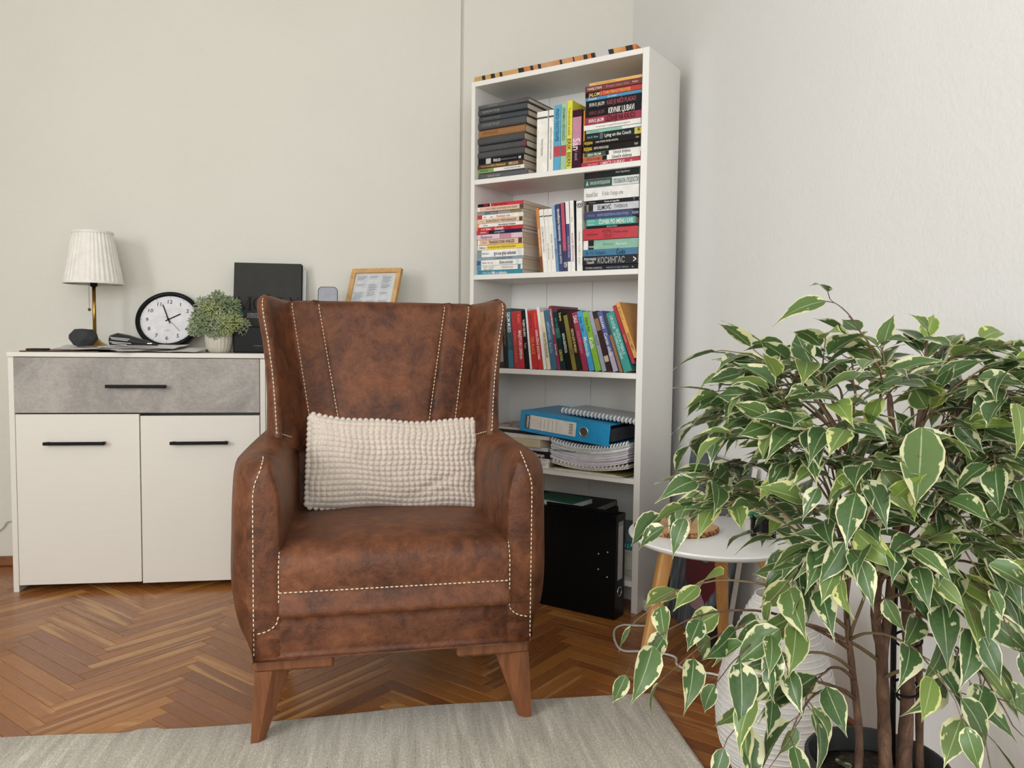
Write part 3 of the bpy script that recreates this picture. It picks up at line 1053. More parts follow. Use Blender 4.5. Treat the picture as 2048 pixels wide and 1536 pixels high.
W_, K_, Y_, G_ = '#e9e6df', '#17171a', '#e3c43c', '#b9b6ae'
GL = '#7d7c79'
A = [
 (0.0165, 0.002, 0.213, 0.205, '#58595a', 'grey cloth hardback', [('SIGMUND FROJD', .22, .40, '#96938c', .35)], [(.78, .97, '#54494a')], True),
 (0.0225, 0.0015, 0.209, 0.19, '#43474b', 'slate hardback with silver lettering', [('SIGMUND FROJD', .10, .46, '#9b978d', .36)], [], True),
 (0.0215, 0.0015, 0.209, 0.19, '#3f4448', 'slate hardback with faded lettering', [('SIGMUND FROJD', .10, .45, '#77756f', .36)], [], True),
 (0.0270, 0.0015, 0.206, 0.19, '#474a4d', 'thick slate hardback', [('SIGMUND FROJD', .10, .46, '#8b887f', .34)], [], True),
 (0.0280, 0.0015, 0.200, 0.18, '#94693f', 'tan brown hardback', [('O SEKSUALNOJ TEORIJI', .08, .42, '#6e4a28', .28)], [], True),
 (0.0262, 0.0015, 0.198, 0.18, '#434547', 'plain charcoal hardback', [], [], True),
 (0.0245, 0.0015, 0.205, 0.18, '#47484a', 'plain grey hardback', [], [(.93, .98, '#7e2430')], True),
 (0.0240, 0.0015, 0.200, 0.18, '#454749', 'dark grey worn hardback', [], [], True),
 (0.0205, 0.002, 0.196, 0.17, '#14171d', 'black paperback with a white figure', [('FREUD', .34, .50, W_, .5), ('BIOGRAFIJA JEDNOG STOLECA', .52, .85, '#a9a69e', .2), ('M', .89, .95, W_, .5)], [(.17, .28, '#bdbbb6')], False),
 (0.0165, 0.0015, 0.194, 0.17, '#4a2b16', 'brown paperback with yellow lettering', [('PSIHOLOGIJA', .08, .28, '#cbb27c', .34), ('UVOD U PSIHOANALIZU', .29, .63, '#dcbf76', .5), ('BERGSON', .70, .90, '#e0c98c', .6)], [], False),
 (0.0135, 0.0015, 0.200, 0.17, '#e2e0da', 'green and white slim paperback', [('POLITIKA', .05, .3, '#29401d', .5), ('NACELA PSIHOTERAPIJE', .58, .92, '#6f6c67', .45)], [(0, .35, '#6f9a45')], False),
 (0.0260, 0.002, 0.212, 0.19, '#55565a', 'grey clothbound hardback', [('SIGMUND FROJD', .2, .45, '#b2aea5', .3)], [], True),
]
flat_stack(Z1, A, ('of the upper left stack', 'dark books stacked flat on the upper shelf'))

B = [
 (0.0100, 0.449, 0.636, 0.15, '#e0b061', 'slim orange-yellow', [('PSIHOTERAPIJA I DUHOVNOST', .12, .85, '#9b6f32', .4)], [], False),
 (0.0195, 0.435, 0.637, 0.15, '#6d2a2a', 'maroon', [('MAREJ STAIN', .05, .30, W_, .42), ('Dvojna mapa duše', .38, .78, '#b98480', .42), ('Fedon', .84, .97, W_, .3)], [], False),
 (0.0165, 0.434, 0.637, 0.15, '#b8322a', 'black and red', [('JALOM', .06, .26, '#e2c877', .75), ('ČARI PSIHOTERAPIJE', .32, .80, '#e7b24f', .6)], [(0, .27, K_), (.28, .287, '#e2c877')], False),
 (0.0110, 0.434, 0.636, 0.15, '#3f87b0', 'slim blue', [('IRVIN JALOM', .06, .2, W_, .5), ('Zov savesti', .4, .75, '#cfe2ee', .5)], [], False),
 (0.0270, 0.437, 0.637, 0.15, '#191a1d', 'black with pink lettering', [('IRVIN D. JALOM', .07, .34, W_, .45), ('KAD JE NIČE PLAKAO', .39, .90, '#a34556', .55)], [], False),
 (0.0270, 0.438, 0.636, 0.15, '#16171a', 'black with large white lettering', [('IRVIN D. JALOM', .07, .34, '#8a3f4c', .45), ('KRVNIK LJUBAVI', .42, .88, W_, .72)], [], False),
 (0.0240, 0.437, 0.637, 0.15, '#93273f', 'crimson with black lettering', [('IRVIN D. JALOM', .07, .34, W_, .5), ('LEŽANJE NA KAUČU', .38, .90, '#2a1218', .72)], [], False),
 (0.0170, 0.432, 0.636, 0.15, '#e4e2de', 'plain white', [('Poremecaji i terapija afektivne vezanosti', .22, .82, '#7b7a78', .35)], [], False),
 (0.0100, 0.439, 0.636, 0.15, '#e1e3df', 'mint and white slim', [('FILOZOFIJA', .08, .5, '#5f8f7e', .5)], [(0, .66, '#86bda8')], False),
 (0.0225, 0.433, 0.636, 0.15, '#18282b', 'dark teal with a yellow end', [('Irvin D. Yalom', .05, .24, '#b9c4bf', .32), ('Lying on the Couch', .36, .82, '#e5e4da', .5), ('*', .93, .97, K_, .9)], [(.88, 1.0, '#cbbb45'), (.27, .33, '#4a5a5a')], False),
 (0.0185, 0.432, 0.637, 0.15, '#17130f', 'yellow-lettered black small-titled', [('FROJDIJANA', .02, .17, Y_, .5), ('S ONU STRANU NACELA NAGONA', .22, .62, W_, .34), ('Logos', .92, .97, W_, .3)], [], False),
 (0.0200, 0.430, 0.636, 0.15, '#17120e', 'yellow-lettered black short-titled', [('FROJDIJANA', .02, .17, Y_, .6), ('OPSTA PSIHOLOGIJA', .20, .46, W_, .4), ('Logos', .90, .96, W_, .4)], [], False),
 (0.0155, 0.433, 0.636, 0.14, '#e5e3dd', 'green and white', [('ERIH FROM', .06, .30, W_, .55), ('Umeće življenja', .52, .82, '#49423e', .65)], [(0, .38, '#1f4a38'), (.38, .44, K_)], False),
 (0.0165, 0.430, 0.636, 0.14, '#e6e4de', 'rust and white', [('ERIH FROM', .08, .30, '#7b3a1a', .5), ('Umeće slušanja', .52, .86, '#2b2826', .65)], [(0, .35, '#b4532b'), (.35, .43, K_)], False),
 (0.0180, 0.424, 0.636, 0.15, '#a81f3a', 'bright crimson', [('ERIH FROM', .12, .28, '#e0a7ad', .35), ('UMEĆE LJUBAVI', .34, .74, '#eac9c8', .6), ('m', .84, .95, W_, .4)], [], False),
]
flat_stack(Z1, B, ('of the upper right stack', 'books stacked flat on the right of the upper shelf'))

C = [
 (0.0125, 0.0015, 0.196, 0.20, '#c2283a', 'black and red', [('SEKS', .13, .25, '#b8293a', .6), ('RAZ DVA TRI', .37, .66, '#4a1016', .55)], [(0, .27, K_), (.27, .285, W_)], False),
 (0.0170, 0.0015, 0.197, 0.20, '#d9b9a4', 'peach', [('KAKO STVARATI SAVETOVANJE I PSIHOTERAPIJU', .2, .88, '#6a453a', .4)], [(.93, 1, '#4c3a33'), (0, .06, '#e6d9cc')], False),
 (0.0110, 0.0015, 0.197, 0.20, '#8e8f8c', 'grey photo-covered', [('TANATOS', .28, .5, '#cfd3d3', .4)], [(.15, .45, '#5b6a7a'), (.72, .95, '#7c7a4e')], False),
 (0.0155, 0.0015, 0.197, 0.20, '#e6e1d8', 'red-ended white, orange-lettered', [('Ivana', .13, .22, K_, .3), ('Slušanje sna', .42, .72, '#c4683a', .6), ('~', .28, .34, '#7a1d24', .9)], [(0, .10, '#b32b32'), (.9, .985, '#dcd8d0')], False),
 (0.0155, 0.0015, 0.197, 0.20, '#dcc0a6', 'peach with dark capitals', [('Freud', .08, .15, '#8d6a52', .35), ('BUDUĆNOST PSIHOANALIZE', .20, .86, '#53403a', .6)], [(.92, .99, '#4c3a33')], False),
 (0.0135, 0.0015, 0.197, 0.20, '#e8e4db', 'white with an orange corner', [('Berling', .13, .24, K_, .4), ('Upravljanje krizama', .46, .84, '#27252a', .6)], [(0, .03, '#e09a3a')], False),
 (0.0125, 0.0015, 0.195, 0.20, '#c4202f', 'scarlet with cursive white lettering', [('S. H. Zinker', .08, .3, W_, .6), ('Gestalt', .38, .58, W_, .85), ('terapija', .62, .78, '#5b0f17', .5)], [], False),
 (0.0130, 0.0015, 0.195, 0.20, '#23223a', 'navy with a red end', [('IZMEDJU', .08, .24, W_, .4), ('psihologija SREDI', .4, .62, '#b4b6c4', .5)], [(0, .27, '#bd2431')], False),
 (0.0185, 0.0015, 0.196, 0.20, '#d9bcc6', 'pink illustrated', [('Ranjenost', .09, .34, '#6c5560', .6)], [(.5, .76, '#b9879c')], False),
 (0.0195, 0.003, 0.197, 0.20, '#dab8a0', 'peach with wide black capitals', [('Stjuart', .10, .2, '#9b7a66', .35), ('TRANSAKCIONA ANALIZA', .25, .82, '#3b2d2a', .6)], [(.9, .98, '#4c3a33'), (0, .04, '#e9e2d7')], False),
 (0.0170, 0.0015, 0.197, 0.20, '#e6c93a', 'white and yellow', [('Nelson', .04, .18, '#5b5852', .5), ('VESTINE SAVETOVANJA U TRANSAKCIONOJ ANALIZI', .22, .84, '#4a4326', .4)], [(0, .2, '#e7e3d9')], False),
 (0.0265, 0.004, 0.199, 0.20, '#e9e7e4', 'thick white with a slate end', [('Milivojevic', .1, .25, '#2b2a2d', .25), ('Igre koje igraju narkomani', .36, .84, '#2e2a3c', .5)], [(0, .08, '#7d8d98'), (.87, .96, '#d3d4d6')], False),
 (0.0105, 0.0015, 0.199, 0.20, '#8698a3', 'slim blue-grey', [('PSIHOTERAPIJA PO MERI', .4, .76, '#4d5b65', .5)], [], False),
 (0.0195, 0.0015, 0.197, 0.20, '#e6e4de', 'white and deep blue', [('Milena, Ilic i dr.', .12, .38, '#2a2a2e', .3), ('Životni priručnik', .50, .80, '#2b2a30', .55)], [(0, .09, '#2a5c7d'), (.86, .93, '#d2d3d3')], False),
 (0.0170, 0.0015, 0.196, 0.20, '#e3e0d9', 'white and light blue', [('Dobro ugrediti', .15, .38, '#8b8780', .35, .7), ('dobro saznati', .15, .35, '#6f6b65', .35, .25), ('FENIX FLYD', .56, .80, '#8d8983', .45)], [(0, .09, '#3c86a8'), (.9, .96, '#357f97')], False),
 (0.0170, 0.0015, 0.195, 0.20, '#2f8294', 'teal', [('Metju Sajid', .12, .31, '#bfe0e2', .4), ('Mit o talentu', .33, .66, W_, .6)], [], False),
]
flat_stack(Z2, C, ('of the second-shelf left stack', 'books stacked flat on the left of the second shelf'))

Dk = [
 (0.0290, 0.4365, 0.634, 0.16, '#17211f', 'green-black', [('Artur Sopenhauer', .58, .84, '#c6c8c2', .25)], [(.10, .30, '#2b1a1e')], False),
 (0.0290, 0.4365, 0.634, 0.16, '#c9d2cd', 'dark green and pale grey', [('A', .04, .09, '#d8ddd6', .55), ('ЕРАЗМО РОТЕРДАМСКИ', .12, .48, '#d8ddd6', .36), ('ПОХВАЛА ЛУДОСТИ', .55, .99, '#39403d', .5)], [(0, .52, '#17423a')], False),
 (0.0420, 0.4365, 0.634, 0.17, '#e0dedb', 'thick pale white', [('Imanuel Kant', .04, .26, '#7e7b77', .42), ('Kritika čistoga uma', .34, .72, '#85827e', .36)], [], False),
 (0.0120, 0.446, 0.634, 0.16, '#1a1a1d', 'slim black', [('Prometej', .06, .2, '#9a9a9a', .4), ('Kovac za nagodbu', .36, .64, W_, .5), ('T', .90, .93, '#aaaaaa', .6)], [], False),
 (0.0240, 0.440, 0.634, 0.16, '#bfc2c8', 'silver-grey', [('SELIMOVIĆ', .24, .50, '#1f2023', .62), ('TVRĐAVA', .55, .80, '#6c7076', .5)], [(0, .16, '#2e2626'), (.02, .07, '#d8d8c9')], False),
 (0.0240, 0.4365, 0.634, 0.16, '#27335f', 'navy blue', [('STIVEN HOKING', .06, .2, '#7c87b4', .3), ('KRATKI ODGOVORI NA VELIKA PITANJA', .25, .82, '#9ba5cc', .36), ('VULKAN', .88, .99, '#c9cede', .4)], [(.89, 1, '#1c1f2c')], False),
 (0.0230, 0.446, 0.622, 0.15, '#43a08f', 'bright teal', [('Fredrik', .04, .18, '#bfe6dc', .3, .72), ('Bakman', .04, .18, '#bfe6dc', .3, .3), ('ČOVEK PO IMENU UVE', .27, .96, W_, .62)], [], False),
 (0.0085, 0.447, 0.634, 0.15, '#15181c', 'very slim black', [('KRATKA PRICA', .40, .66, '#c9cac7', .5)], [], False),
 (0.0370, 0.4365, 0.634, 0.17, '#b3202f', 'thick red', [('Juval Noa Harari', .06, .28, '#5b0f18', .22), ('HOMO', .36, .54, '#5b0f18', .36, .72), ('DEUS', .39, .53, '#5b0f18', .36, .3), ('Kratka istorija', .58, .82, '#5b0f18', .22, .62)], [(.555, .56, '#5b0f18')], False),
 (0.0315, 0.436, 0.634, 0.17, '#83b09b', 'sage green, black-and-white-ended', [('MOZAK', .10, .2, W_, .2, .3), ('PSIHOANALIZA', .36, .54, '#4f7d69', .18), ('Moja borba', .60, .80, '#e0ece4', .26)], [(0, .085, '#e3e4e0'), (.085, .19, '#1c1f1f')], False),
 (0.0220, 0.438, 0.634, 0.16, '#2d6a8e', 'steel blue', [('R. H. Palasio', .06, .42, '#1d3a50', .5), ('Čudo', .62, .78, '#12202c', .7)], [], False),
 (0.0290, 0.436, 0.634, 0.16, '#26272b', 'black with grey calligraphy', [('Александар', .03, .26, W_, .32, .72), ('Тешић', .08, .22, W_, .32, .3), ('КОСИНГАС', .29, .78, '#9d9da1', .7), ('>', .93, .985, W_, .8)], [], False),
 (0.0190, 0.4365, 0.634, 0.16, '#191b20', 'long black with silver capitals', [('STIVEN HOKING', .05, .36, '#b9bcc4', .36), ('NAJKRAĆA ISTORIJA VREMENA', .44, .84, '#8f94a6', .3), ('m', .90, .97, W_, .3)], [], False),
]
flat_stack(Z2, Dk, ('of the second-shelf right stack', 'books stacked flat on the right of the second shelf'))

def upright(z0, ub, th, h, dp, lean, cov, label, group, texts=(), bands=(), down=True, v0=0.02, hard=False):
    """standing book: lower left corner of the spine at u = ub, leaning to the left by lean (rad)"""
    base = SHELF @ Matrix.Translation((ub, v0, z0)) @ Matrix.Rotation(-lean, 4, 'Y')
    if lean > 0:
        base = base @ Matrix.Translation((0, 0, 0.0002))
    if down:
        R = Matrix(((0, 0, 1, 0), (0, 1, 0, 0), (-1, 0, 0, h), (0, 0, 0, 1)))
    else:
        R = Matrix(((0, 0, -1, th), (0, 1, 0, 0), (1, 0, 0, 0), (0, 0, 0, 1)))
    return make_book(base @ R, h, dp, th, cov, label, group, texts, bands, hard)

def up_row(z0, rows, where, group, down=True):
    n = len(rows)
    for i, r in enumerate(rows):
        ub, th, h, dp, lean, cov, words, tx, bd = r[:9]
        v0 = r[9] if len(r) > 9 else 0.02
        if i + 1 < n and lean > 0:
            nx_ = rows[i + 1]
            room = (nx_[0] - ub - max(0.0, math.tan(nx_[4]) - math.tan(lean)) * min(h, nx_[2])) * math.cos(lean)
            th = min(th, room - 0.0004)
        lab = '%s book, %s upright %s' % (words, ORD[i], where)
        upright(z0, ub, th, h, dp, lean, cov, lab, group, tx, bd, down, v0)

up_row(Z1 + 0.0005, [
 (0.2490, 0.0430, 0.208, 0.15, 0.0, '#e6e3dc', 'thick white', [('PSIHOTERAPIJA', .45, .72, '#4b4b4b', .17)], [(.09, .12, '#4e4e4e')]),
 (0.2960, 0.0190, 0.208, 0.15, 0.0, '#e6e3dc', 'white', [('OSNOVI PSIHOLOGIJE LICNOSTI I KARAKTERA', .28, .8, '#3f3f3f', .3)], [(.09, .12, '#4e4e4e')]),
 (0.3170, 0.0255, 0.221, 0.16, 0.0, '#55a3c4', 'sky blue', [('PRAKSA PSIHOTERAPIJE', .06, .55, '#1f4f68', .55)], [(.62, .78, '#b53b46')]),
 (0.3440, 0.0215, 0.221, 0.16, 0.0, '#9cbf9f', 'sage green', [('DINAMIKA NESVESNOG', .06, .55, '#42664a', .55)], [(.62, .78, '#b53b46')]),
 (0.3665, 0.0200, 0.228, 0.19, 0.0, '#d6cf3b', 'bright yellow', [('Transakciona analiza', .1, .5, '#5d5c2a', .45), ('ERIK BERN', .55, .95, '#4a4720', .7)], []),
 (0.3880, 0.0340, 0.194, 0.16, 0.0, '#3a1526', 'plum and pink', [('San', .48, .68, '#e2d3da', .8), ('i snovi', .70, .85, '#b9a0ad', .4)], [(.12, .60, '#b87f97')]),
], 'from left on upper shelf', 'upright books on the upper shelf')
upright(Z1 + 0.0005, 0.4235, 0.0055, 0.19, 0.15, 0.0, '#d8902f', 'thin orange upright book squeezed against the right stack on the upper shelf', 'upright books on the upper shelf', v0=0.03)

la = 0.155
up_row(Z2 + 0.0005, [
 (0.2720, 0.0108, 0.222, 0.17, 0.107, '#c8813f', 'leaning orange', [('PORODICNA TERAPIJA', .3, .92, '#efe1cc', .55)], [(0, .25, '#6a3a20')]),
 (0.2835, 0.0170, 0.216, 0.15, 0.105, '#e5e2da', 'leaning white', [('PSIHOLOGIJA DOBROTE', .32, .72, '#5b5b5b', .35)], [(.88, .90, '#5d5d5d')]),
 (0.3012, 0.0146, 0.216, 0.15, 0.100, '#e4e1d9', 'slim white', [('PEDAGOGIJA ZLA', .2, .68, '#5b5b5b', .35)], [(.88, .90, '#5d5d5d')]),
 (0.3165, 0.0170, 0.216, 0.15, 0.100, '#e6e3db', 'white small-lettered', [('PSIHOLOGIJA I RELIGIJA', .2, .85, '#5b5b5b', .35)], [(.88, .90, '#5d5d5d')]),
 (0.3342, 0.0106, 0.225, 0.15, 0.100, '#8aa9c6', 'pale blue', [('INTELIGENCIJA', .3, .8, '#44688c', .5)], [(.0, .35, '#5c86ad')]),
 (0.3455, 0.0182, 0.229, 0.16, 0.090, '#2b3a68', 'navy', [('Danijel Goleman', .12, .40, W_, .4), ('Emocionalna inteligencija', .46, .93, W_, .5)], []),
 (0.3645, 0.0142, 0.232, 0.15, 0.080, '#2d3152', 'crimson and navy', [('GS', .06, .14, W_, .8), ('DNEVNIK', .35, .75, '#d88a95', .2)], [(.30, 1.0, '#b8425a')]),
 (0.3795, 0.0135, 0.235, 0.15, 0.065, '#e3e1dd', 'white and violet', [('PSIHOLOGIJA SNOVA', .2, .62, '#cfc6dd', .4)], [(.14, .68, '#3b3a72')]),
 (0.3935, 0.0140, 0.236, 0.15, 0.050, '#e8e6e0', 'white with a magenta title', [('PSIHOLOGIJA ZIVOTA', .14, .56, '#8b3f78', .5), ('METOD', .7, .95, '#6b6b6b', .25)], []),
], 'from left on second shelf', 'upright books on the second shelf', False)
upright(Z2 + 0.0005, 0.4083, 0.0042, 0.236, 0.15, 0.045, '#1a1a1c', 'thin black upright book beside the emblem book on the second shelf', 'upright books on the second shelf', down=False)
upright(Z2 + 0.0005, 0.4138, 0.0210, 0.232, 0.14, 0.030, '#e7e4de', 'white upright book with a black round emblem on the second shelf', 'upright books on the second shelf', [('UVOD U GESTALT TERAPIJU', .1, .62, '#7b7874', .3), ('@', .9, .98, K_, .8)], down=False)

R3 = [
 # bottom u, thickness, height, depth, lean, colour, words, texts, bands
 (0.062, 0.014, 0.20, 0.15, 0.06, '#9c2730', 'dark red', [], [(.0, .3, '#e0dcd2')]),
 (0.078, 0.018, 0.205, 0.15, 0.06, '#d9d6cf', 'black and white', [('MISTERIJA', .3, .7, '#dedede', .6)], [(.2, .75, K_)]),
 (0.098, 0.026, 0.21, 0.16, 0.07, '#3a3533', 'dark photo-covered', [], [(.55, .9, '#8d8985')]),
 (0.126, 0.017, 0.205, 0.15, 0.07, '#2a2322', 'dark brown', [('NEKI MRACNI LJUDI', .2, .7, '#7a706c', .4)], []),
 (0.1445, 0.022, 0.212, 0.15, 0.075, '#22454f', 'teal and black', [('GIJOM MUSO', .06, .40, '#dfe4e2', .62), ('AGENCIJA', .5, .75, '#3a7a8c', .4)], [(.7, 1.0, '#24697f')]),
 (0.1690, 0.0210, 0.202, 0.14, 0.085, '#a52a30', 'dark red with orange lettering', [('RAZMISLJAJTE I OBOGATITE SE', .35, .9, '#d8775f', .4)], []),
 (0.1915, 0.0205, 0.203, 0.14, 0.090, '#b5262c', 'red with bold white title', [('MAJSTORI USPEHA', .34, .84, W_, .62), ('Robin', .06, .28, '#e0803c', .5)], []),
 (0.2140, 0.0180, 0.204, 0.14, 0.105, '#1a1a1d', 'black with white capitals', [('VOJIN DJURIC', .15, .45, W_, .5), ('Tajna', .55, .85, '#c9c9c9', .4)], []),
 (0.2340, 0.0080, 0.212, 0.14, 0.115, '#e0deda', 'thin white', [], []),
 (0.2440, 0.0220, 0.205, 0.14, 0.125, '#b62428', 'red with orange title', [('LEPOTA', .05, .38, '#6c1015', .5), ('TER PLACE', .45, .75, '#e38a3a', .6)], []),
 (0.2680, 0.0190, 0.206, 0.14, 0.135, '#c3262a', 'bright red', [('Tomas Erikson', .05, .3, '#e5894a', .45), ('OKRUŽENI IDIOTIMA', .33, .84, W_, .55)], []),
 (0.2890, 0.0130, 0.216, 0.16, 0.150, '#e1dfdc', 'white-spined maroon', [], []),
 (0.3040, 0.0140, 0.200, 0.14, 0.165, '#d9cfae', 'cream', [('VISA INTELIGENCIJA', .35, .8, '#4c4634', .55)], []),
 (0.3200, 0.0230, 0.206, 0.14, 0.170, '#3b617d', 'slate blue', [('UMETNOST RATA', .2, .5, '#bcd0dc', .4), ('Sun Cu', .55, .72, '#b7cbd8', .4)], []),
 (0.3450, 0.0120, 0.222, 0.19, 0.180, '#7e2b45', 'plum', [('STVARAN PROGRAM LICNOSTI', .05, .45, W_, .55), ('Dusan Lisica', .6, .85, W_, .5)], []),
 (0.3590, 0.0200, 0.200, 0.14, 0.190, '#16302f', 'dark green', [('ORIONA', .65, .85, '#cbb760', .6), ('SEST DNEVNIKA', .1, .5, '#68998f', .3)], [(.28, .45, '#1f5a55')]),
 (0.3810, 0.0200, 0.210, 0.14, 0.205, '#151617', 'black yellow-marked', [('Ivana', .06, .2, '#cdbf60', .5), ('NOVA KRATKOCA', .4, .72, W_, .5)], []),
 (0.4040, 0.0160, 0.190, 0.14, 0.215, '#7c7430', 'olive', [('DETE', .6, .9, '#4a4518', .5)], []),
 (0.4220, 0.0200, 0.205, 0.14, 0.225, '#3a1d17', 'dark brown with yellow lettering', [('OBICNI LJUDI SE MENJAJU', .3, .7, '#dcc98f', .5)], [(.78, .95, '#1f2d22')]),
 (0.4440, 0.0210, 0.200, 0.14, 0.240, '#993050', 'magenta', [('DALE', .06, .18, W_, .7), ('OSLOBODJEN', .32, .7, '#d98ba0', .45)], []),
 (0.4680, 0.0200, 0.205, 0.14, 0.255, '#3f9fd3', 'sky blue', [('Brajan Trejsi', .1, .34, '#1d3c5c', .5), ('Motivacija', .44, .76, W_, .7)], []),
 (0.4910, 0.0215, 0.203, 0.14, 0.270, '#83b740', 'lime green', [('Daniel Pink', .1, .34, '#2f3d18', .5), ('Kada', .44, .62, W_, .75)], []),
 (0.5160, 0.0160, 0.205, 0.14, 0.285, '#9aa1b1', 'grey-blue', [('POSTE', .4, .62, '#56607a', .6)], []),
 (0.5350, 0.0180, 0.206, 0.14, 0.300, '#3b2a24', 'dark photo-covered brown', [], [(.12, .32, '#8d6b4f'), (.74, .84, '#bcae9a')]),
 (0.5560, 0.0190, 0.206, 0.14, 0.315, '#4d5a96', 'violet blue', [('BALKAN', .08, .28, W_, .5), ('Curcin sibica', .36, .74, W_, .6)], [(.68, 1.0, '#a89fb3')]),
 (0.5790, 0.0120, 0.195, 0.14, 0.330, '#8e6a48', 'tan', [], [(0, .35, '#2a3a4a')]),
 (0.5945, 0.0290, 0.204, 0.14, 0.345, '#2f8f87', 'turquoise', [('LORI GOTLIB', .06, .28, W_, .36), ('MOŽDA BI TREBALO', .30, .72, '#d3ebe7', .32, .7), ('DA POPRIČATE S NEKIM', .34, .78, '#d3ebe7', .32, .28)], []),
]
up_row(Z3 + 0.0005, R3, 'from left on middle shelf', 'leaning books on the middle shelf')
# two books lean against the right side of the middle shelf
upright(Z3 + 0.030, 0.6215, 0.012, 0.200, 0.14, 0.375, '#a3252c', 'dark red book leaning steeply between turquoise and orange books on the middle shelf', 'leaning books on the middle shelf', [('CRVENI', .5, .8, '#d98a80', .5)])
bk = upright(Z3 + 0.048, 0.6290, 0.0140, 0.190, 0.15, 0.375, '#d79b4d', 'orange-yellow book at the right end of the middle shelf, its cover showing', 'leaning books on the middle shelf', [('M. Selimović', .08, .40, '#5a3a1c', .45), ('DERVIS I SMRT', .55, .95, '#6b4420', .5)])

# ---------------------------------------------------------------- fourth shelf: binders, spiral pads, paper stacks
def sh(u, v, z, rz=0.0, rx=0.0, ry=0.0):
    return SHELF @ T(u, v, z, rz, rx, ry)

def paper_stack(name, label, group, mx, L, D, h, n, cover, bend=0.0, pagecol='#dcd9da'):
    root = thing(name, label, 'document', mx, group)
    m = MB()
    k = 12
    def z_(x):
        return bend * ((x / L - 0.45) ** 2) * 4
    for i in range(n):
        z0 = h * i / n
        z1 = h * (i + 0.86) / n
        dx, dy = rnd.uniform(-0.004, 0.004), rnd.uniform(-0.003, 0.003)
        rings = []
        for j in range(k + 1):
            x = L * j / k
            rings.append([(x + dx, dy, z0 + z_(x)), (x + dx, D + dy, z0 + z_(x)), (x + dx, D + dy, z1 + z_(x)), (x + dx, dy, z1 + z_(x))])
        m.loft(rings)
    s_ = obj('sheets', m, mat(pagecol, 0.8), root)
    s_['kind'] = 'stuff'
    c = MB()
    rings = []
    for j in range(k + 1):
        x = L * j / k
        rings.append([(x, -0.002, h + z_(x)), (x, D, h + z_(x)), (x, D, h + .0012 + z_(x)), (x, -.002, h + .0012 + z_(x))])
    c.loft(rings)
    obj('cover_sheet', c, mat(cover, 0.4), root)
    return root

def spiral(root, L, y, z, n, r, color='#d5d6d8', bend=None):
    for i in range(n):
        x = L * (i + 0.5) / n
        zz = z + (bend(x) if bend else 0)
        k = 9
        pts = [(x + 0.0012 * math.sin(a_ / k * 2 * PI), y - r * 0.15 + r * math.cos(a_ / k * 2 * PI), zz + r * math.sin(a_ / k * 2 * PI)) for a_ in range(k + 1)]
        m = MB().tube(pts, L / n * 0.24, 5)
        obj('binding_ring', m, mat(color, 0.35), root, smooth=True)

g4 = 'papers and pads on the fourth shelf'
# lowest layer, olive folder and loose sheets
fld = thing('paper_folder', 'olive card folder with loose white sheets, lowest on the fourth shelf', 'folder', sh(0.325, 0.004, Z4 + 0.0005, -0.03), g4)
obj('card', MB().box(0, 0.300, 0.004, 0.22, 0.006, 0.0085), mat('#6d6a2c', 0.6), fld)
for dz, a_, x0, x1, yy in ((0.0, 0.02, -0.03, 0.270, 0.0), (0.0022, -0.01, 0.02, 0.285, 0.006), (0.004, 0.0, 0.0, 0.255, 0.012)):
    obj('sheet', MB().box(x0, x1, yy - 0.006, 0.20, dz, dz + 0.0014).xf(Matrix.Rotation(a_, 4, 'Z')), M_PAPER, fld)
bd4 = lambda x: 0.020 * ((x / 0.29 - 0.45) ** 2) * 4
ps = paper_stack('comb_bound_report', 'cream comb-bound report, below the purple-white paper pile', g4, sh(0.338, 0.006, Z4 + 0.010, 0.02), 0.285, 0.20, 0.011, 3, '#dad8c9', 0.016)
spiral(ps, 0.285, 0.001, 0.011, 20, 0.0055, '#d9d7ca', lambda x: 0.016 * ((x / 0.285 - 0.45) ** 2) * 4)
ps = paper_stack('paper_pile', 'sagging pile of white paper handouts, right half of the fourth shelf', g4, sh(0.332, 0.004, Z4 + 0.0245, -0.01), 0.292, 0.20, 0.0425, 9, '#e0dfe2', 0.022, '#cfcbd2')
ps2 = paper_stack('spiral_report', 'white spiral-bound report with a green back sheet, under the blue binder', g4, sh(0.336, 0.002, Z4 + 0.0690, 0.0), 0.290, 0.20, 0.017, 4, '#d6dad8', 0.022, '#dfe2e0')
spiral(ps2, 0.29, 0.001, 0.018, 26, 0.0085, '#dfe0e2', lambda x: 0.022 * ((x / 0.29 - 0.45) ** 2) * 4)
obj('back_sheet', MB().box(0.005, 0.15, -0.001, 0.2, -0.001, 0.001), mat('#2f6b52', 0.5), ps2)

# left pile
def slab_book(name, label, mx, L, D, h, cover, texts=(), bands=(), pagec=None):
    r = make_book(mx, L, D, h, cover, label, g4, texts, bands)
    r.name = name
    return r
slab_book('book', 'pale book with two small labels, lowest of the left pile on the fourth shelf', sh(0.07, 0.012, Z4 + 0.0005, 0.02), 0.250, 0.19, 0.018, '#cfccc4', [('PUTEVI', .86, .96, '#8b8880', .3)], [(.80, .98, '#e6e4de')])
slab_book('book', 'light grey book with a paper label, in the left pile on the fourth shelf', sh(0.072, 0.012, Z4 + 0.0185, 0.0), 0.252, 0.19, 0.0155, '#d9d7d1', [('AUTORI', .84, .95, '#8b8880', .35)], [(.80, .98, '#e9e7e2')])
slab_book('book', 'black catalogue with white lettering and grey steps, in the left pile', sh(0.075, 0.010, Z4 + 0.034, -0.01), 0.256, 0.19, 0.022, '#1d1e20', [('Denge', .74, .90, W_, .55), ('2', .18, .22, '#55565a', .5)], [(0, .32, '#c7c8ca'), (.32, .40, '#aeb0b3'), (.40, .48, '#8f9194'), (.48, .56, '#6f7175'), (.56, .63, '#515357')])
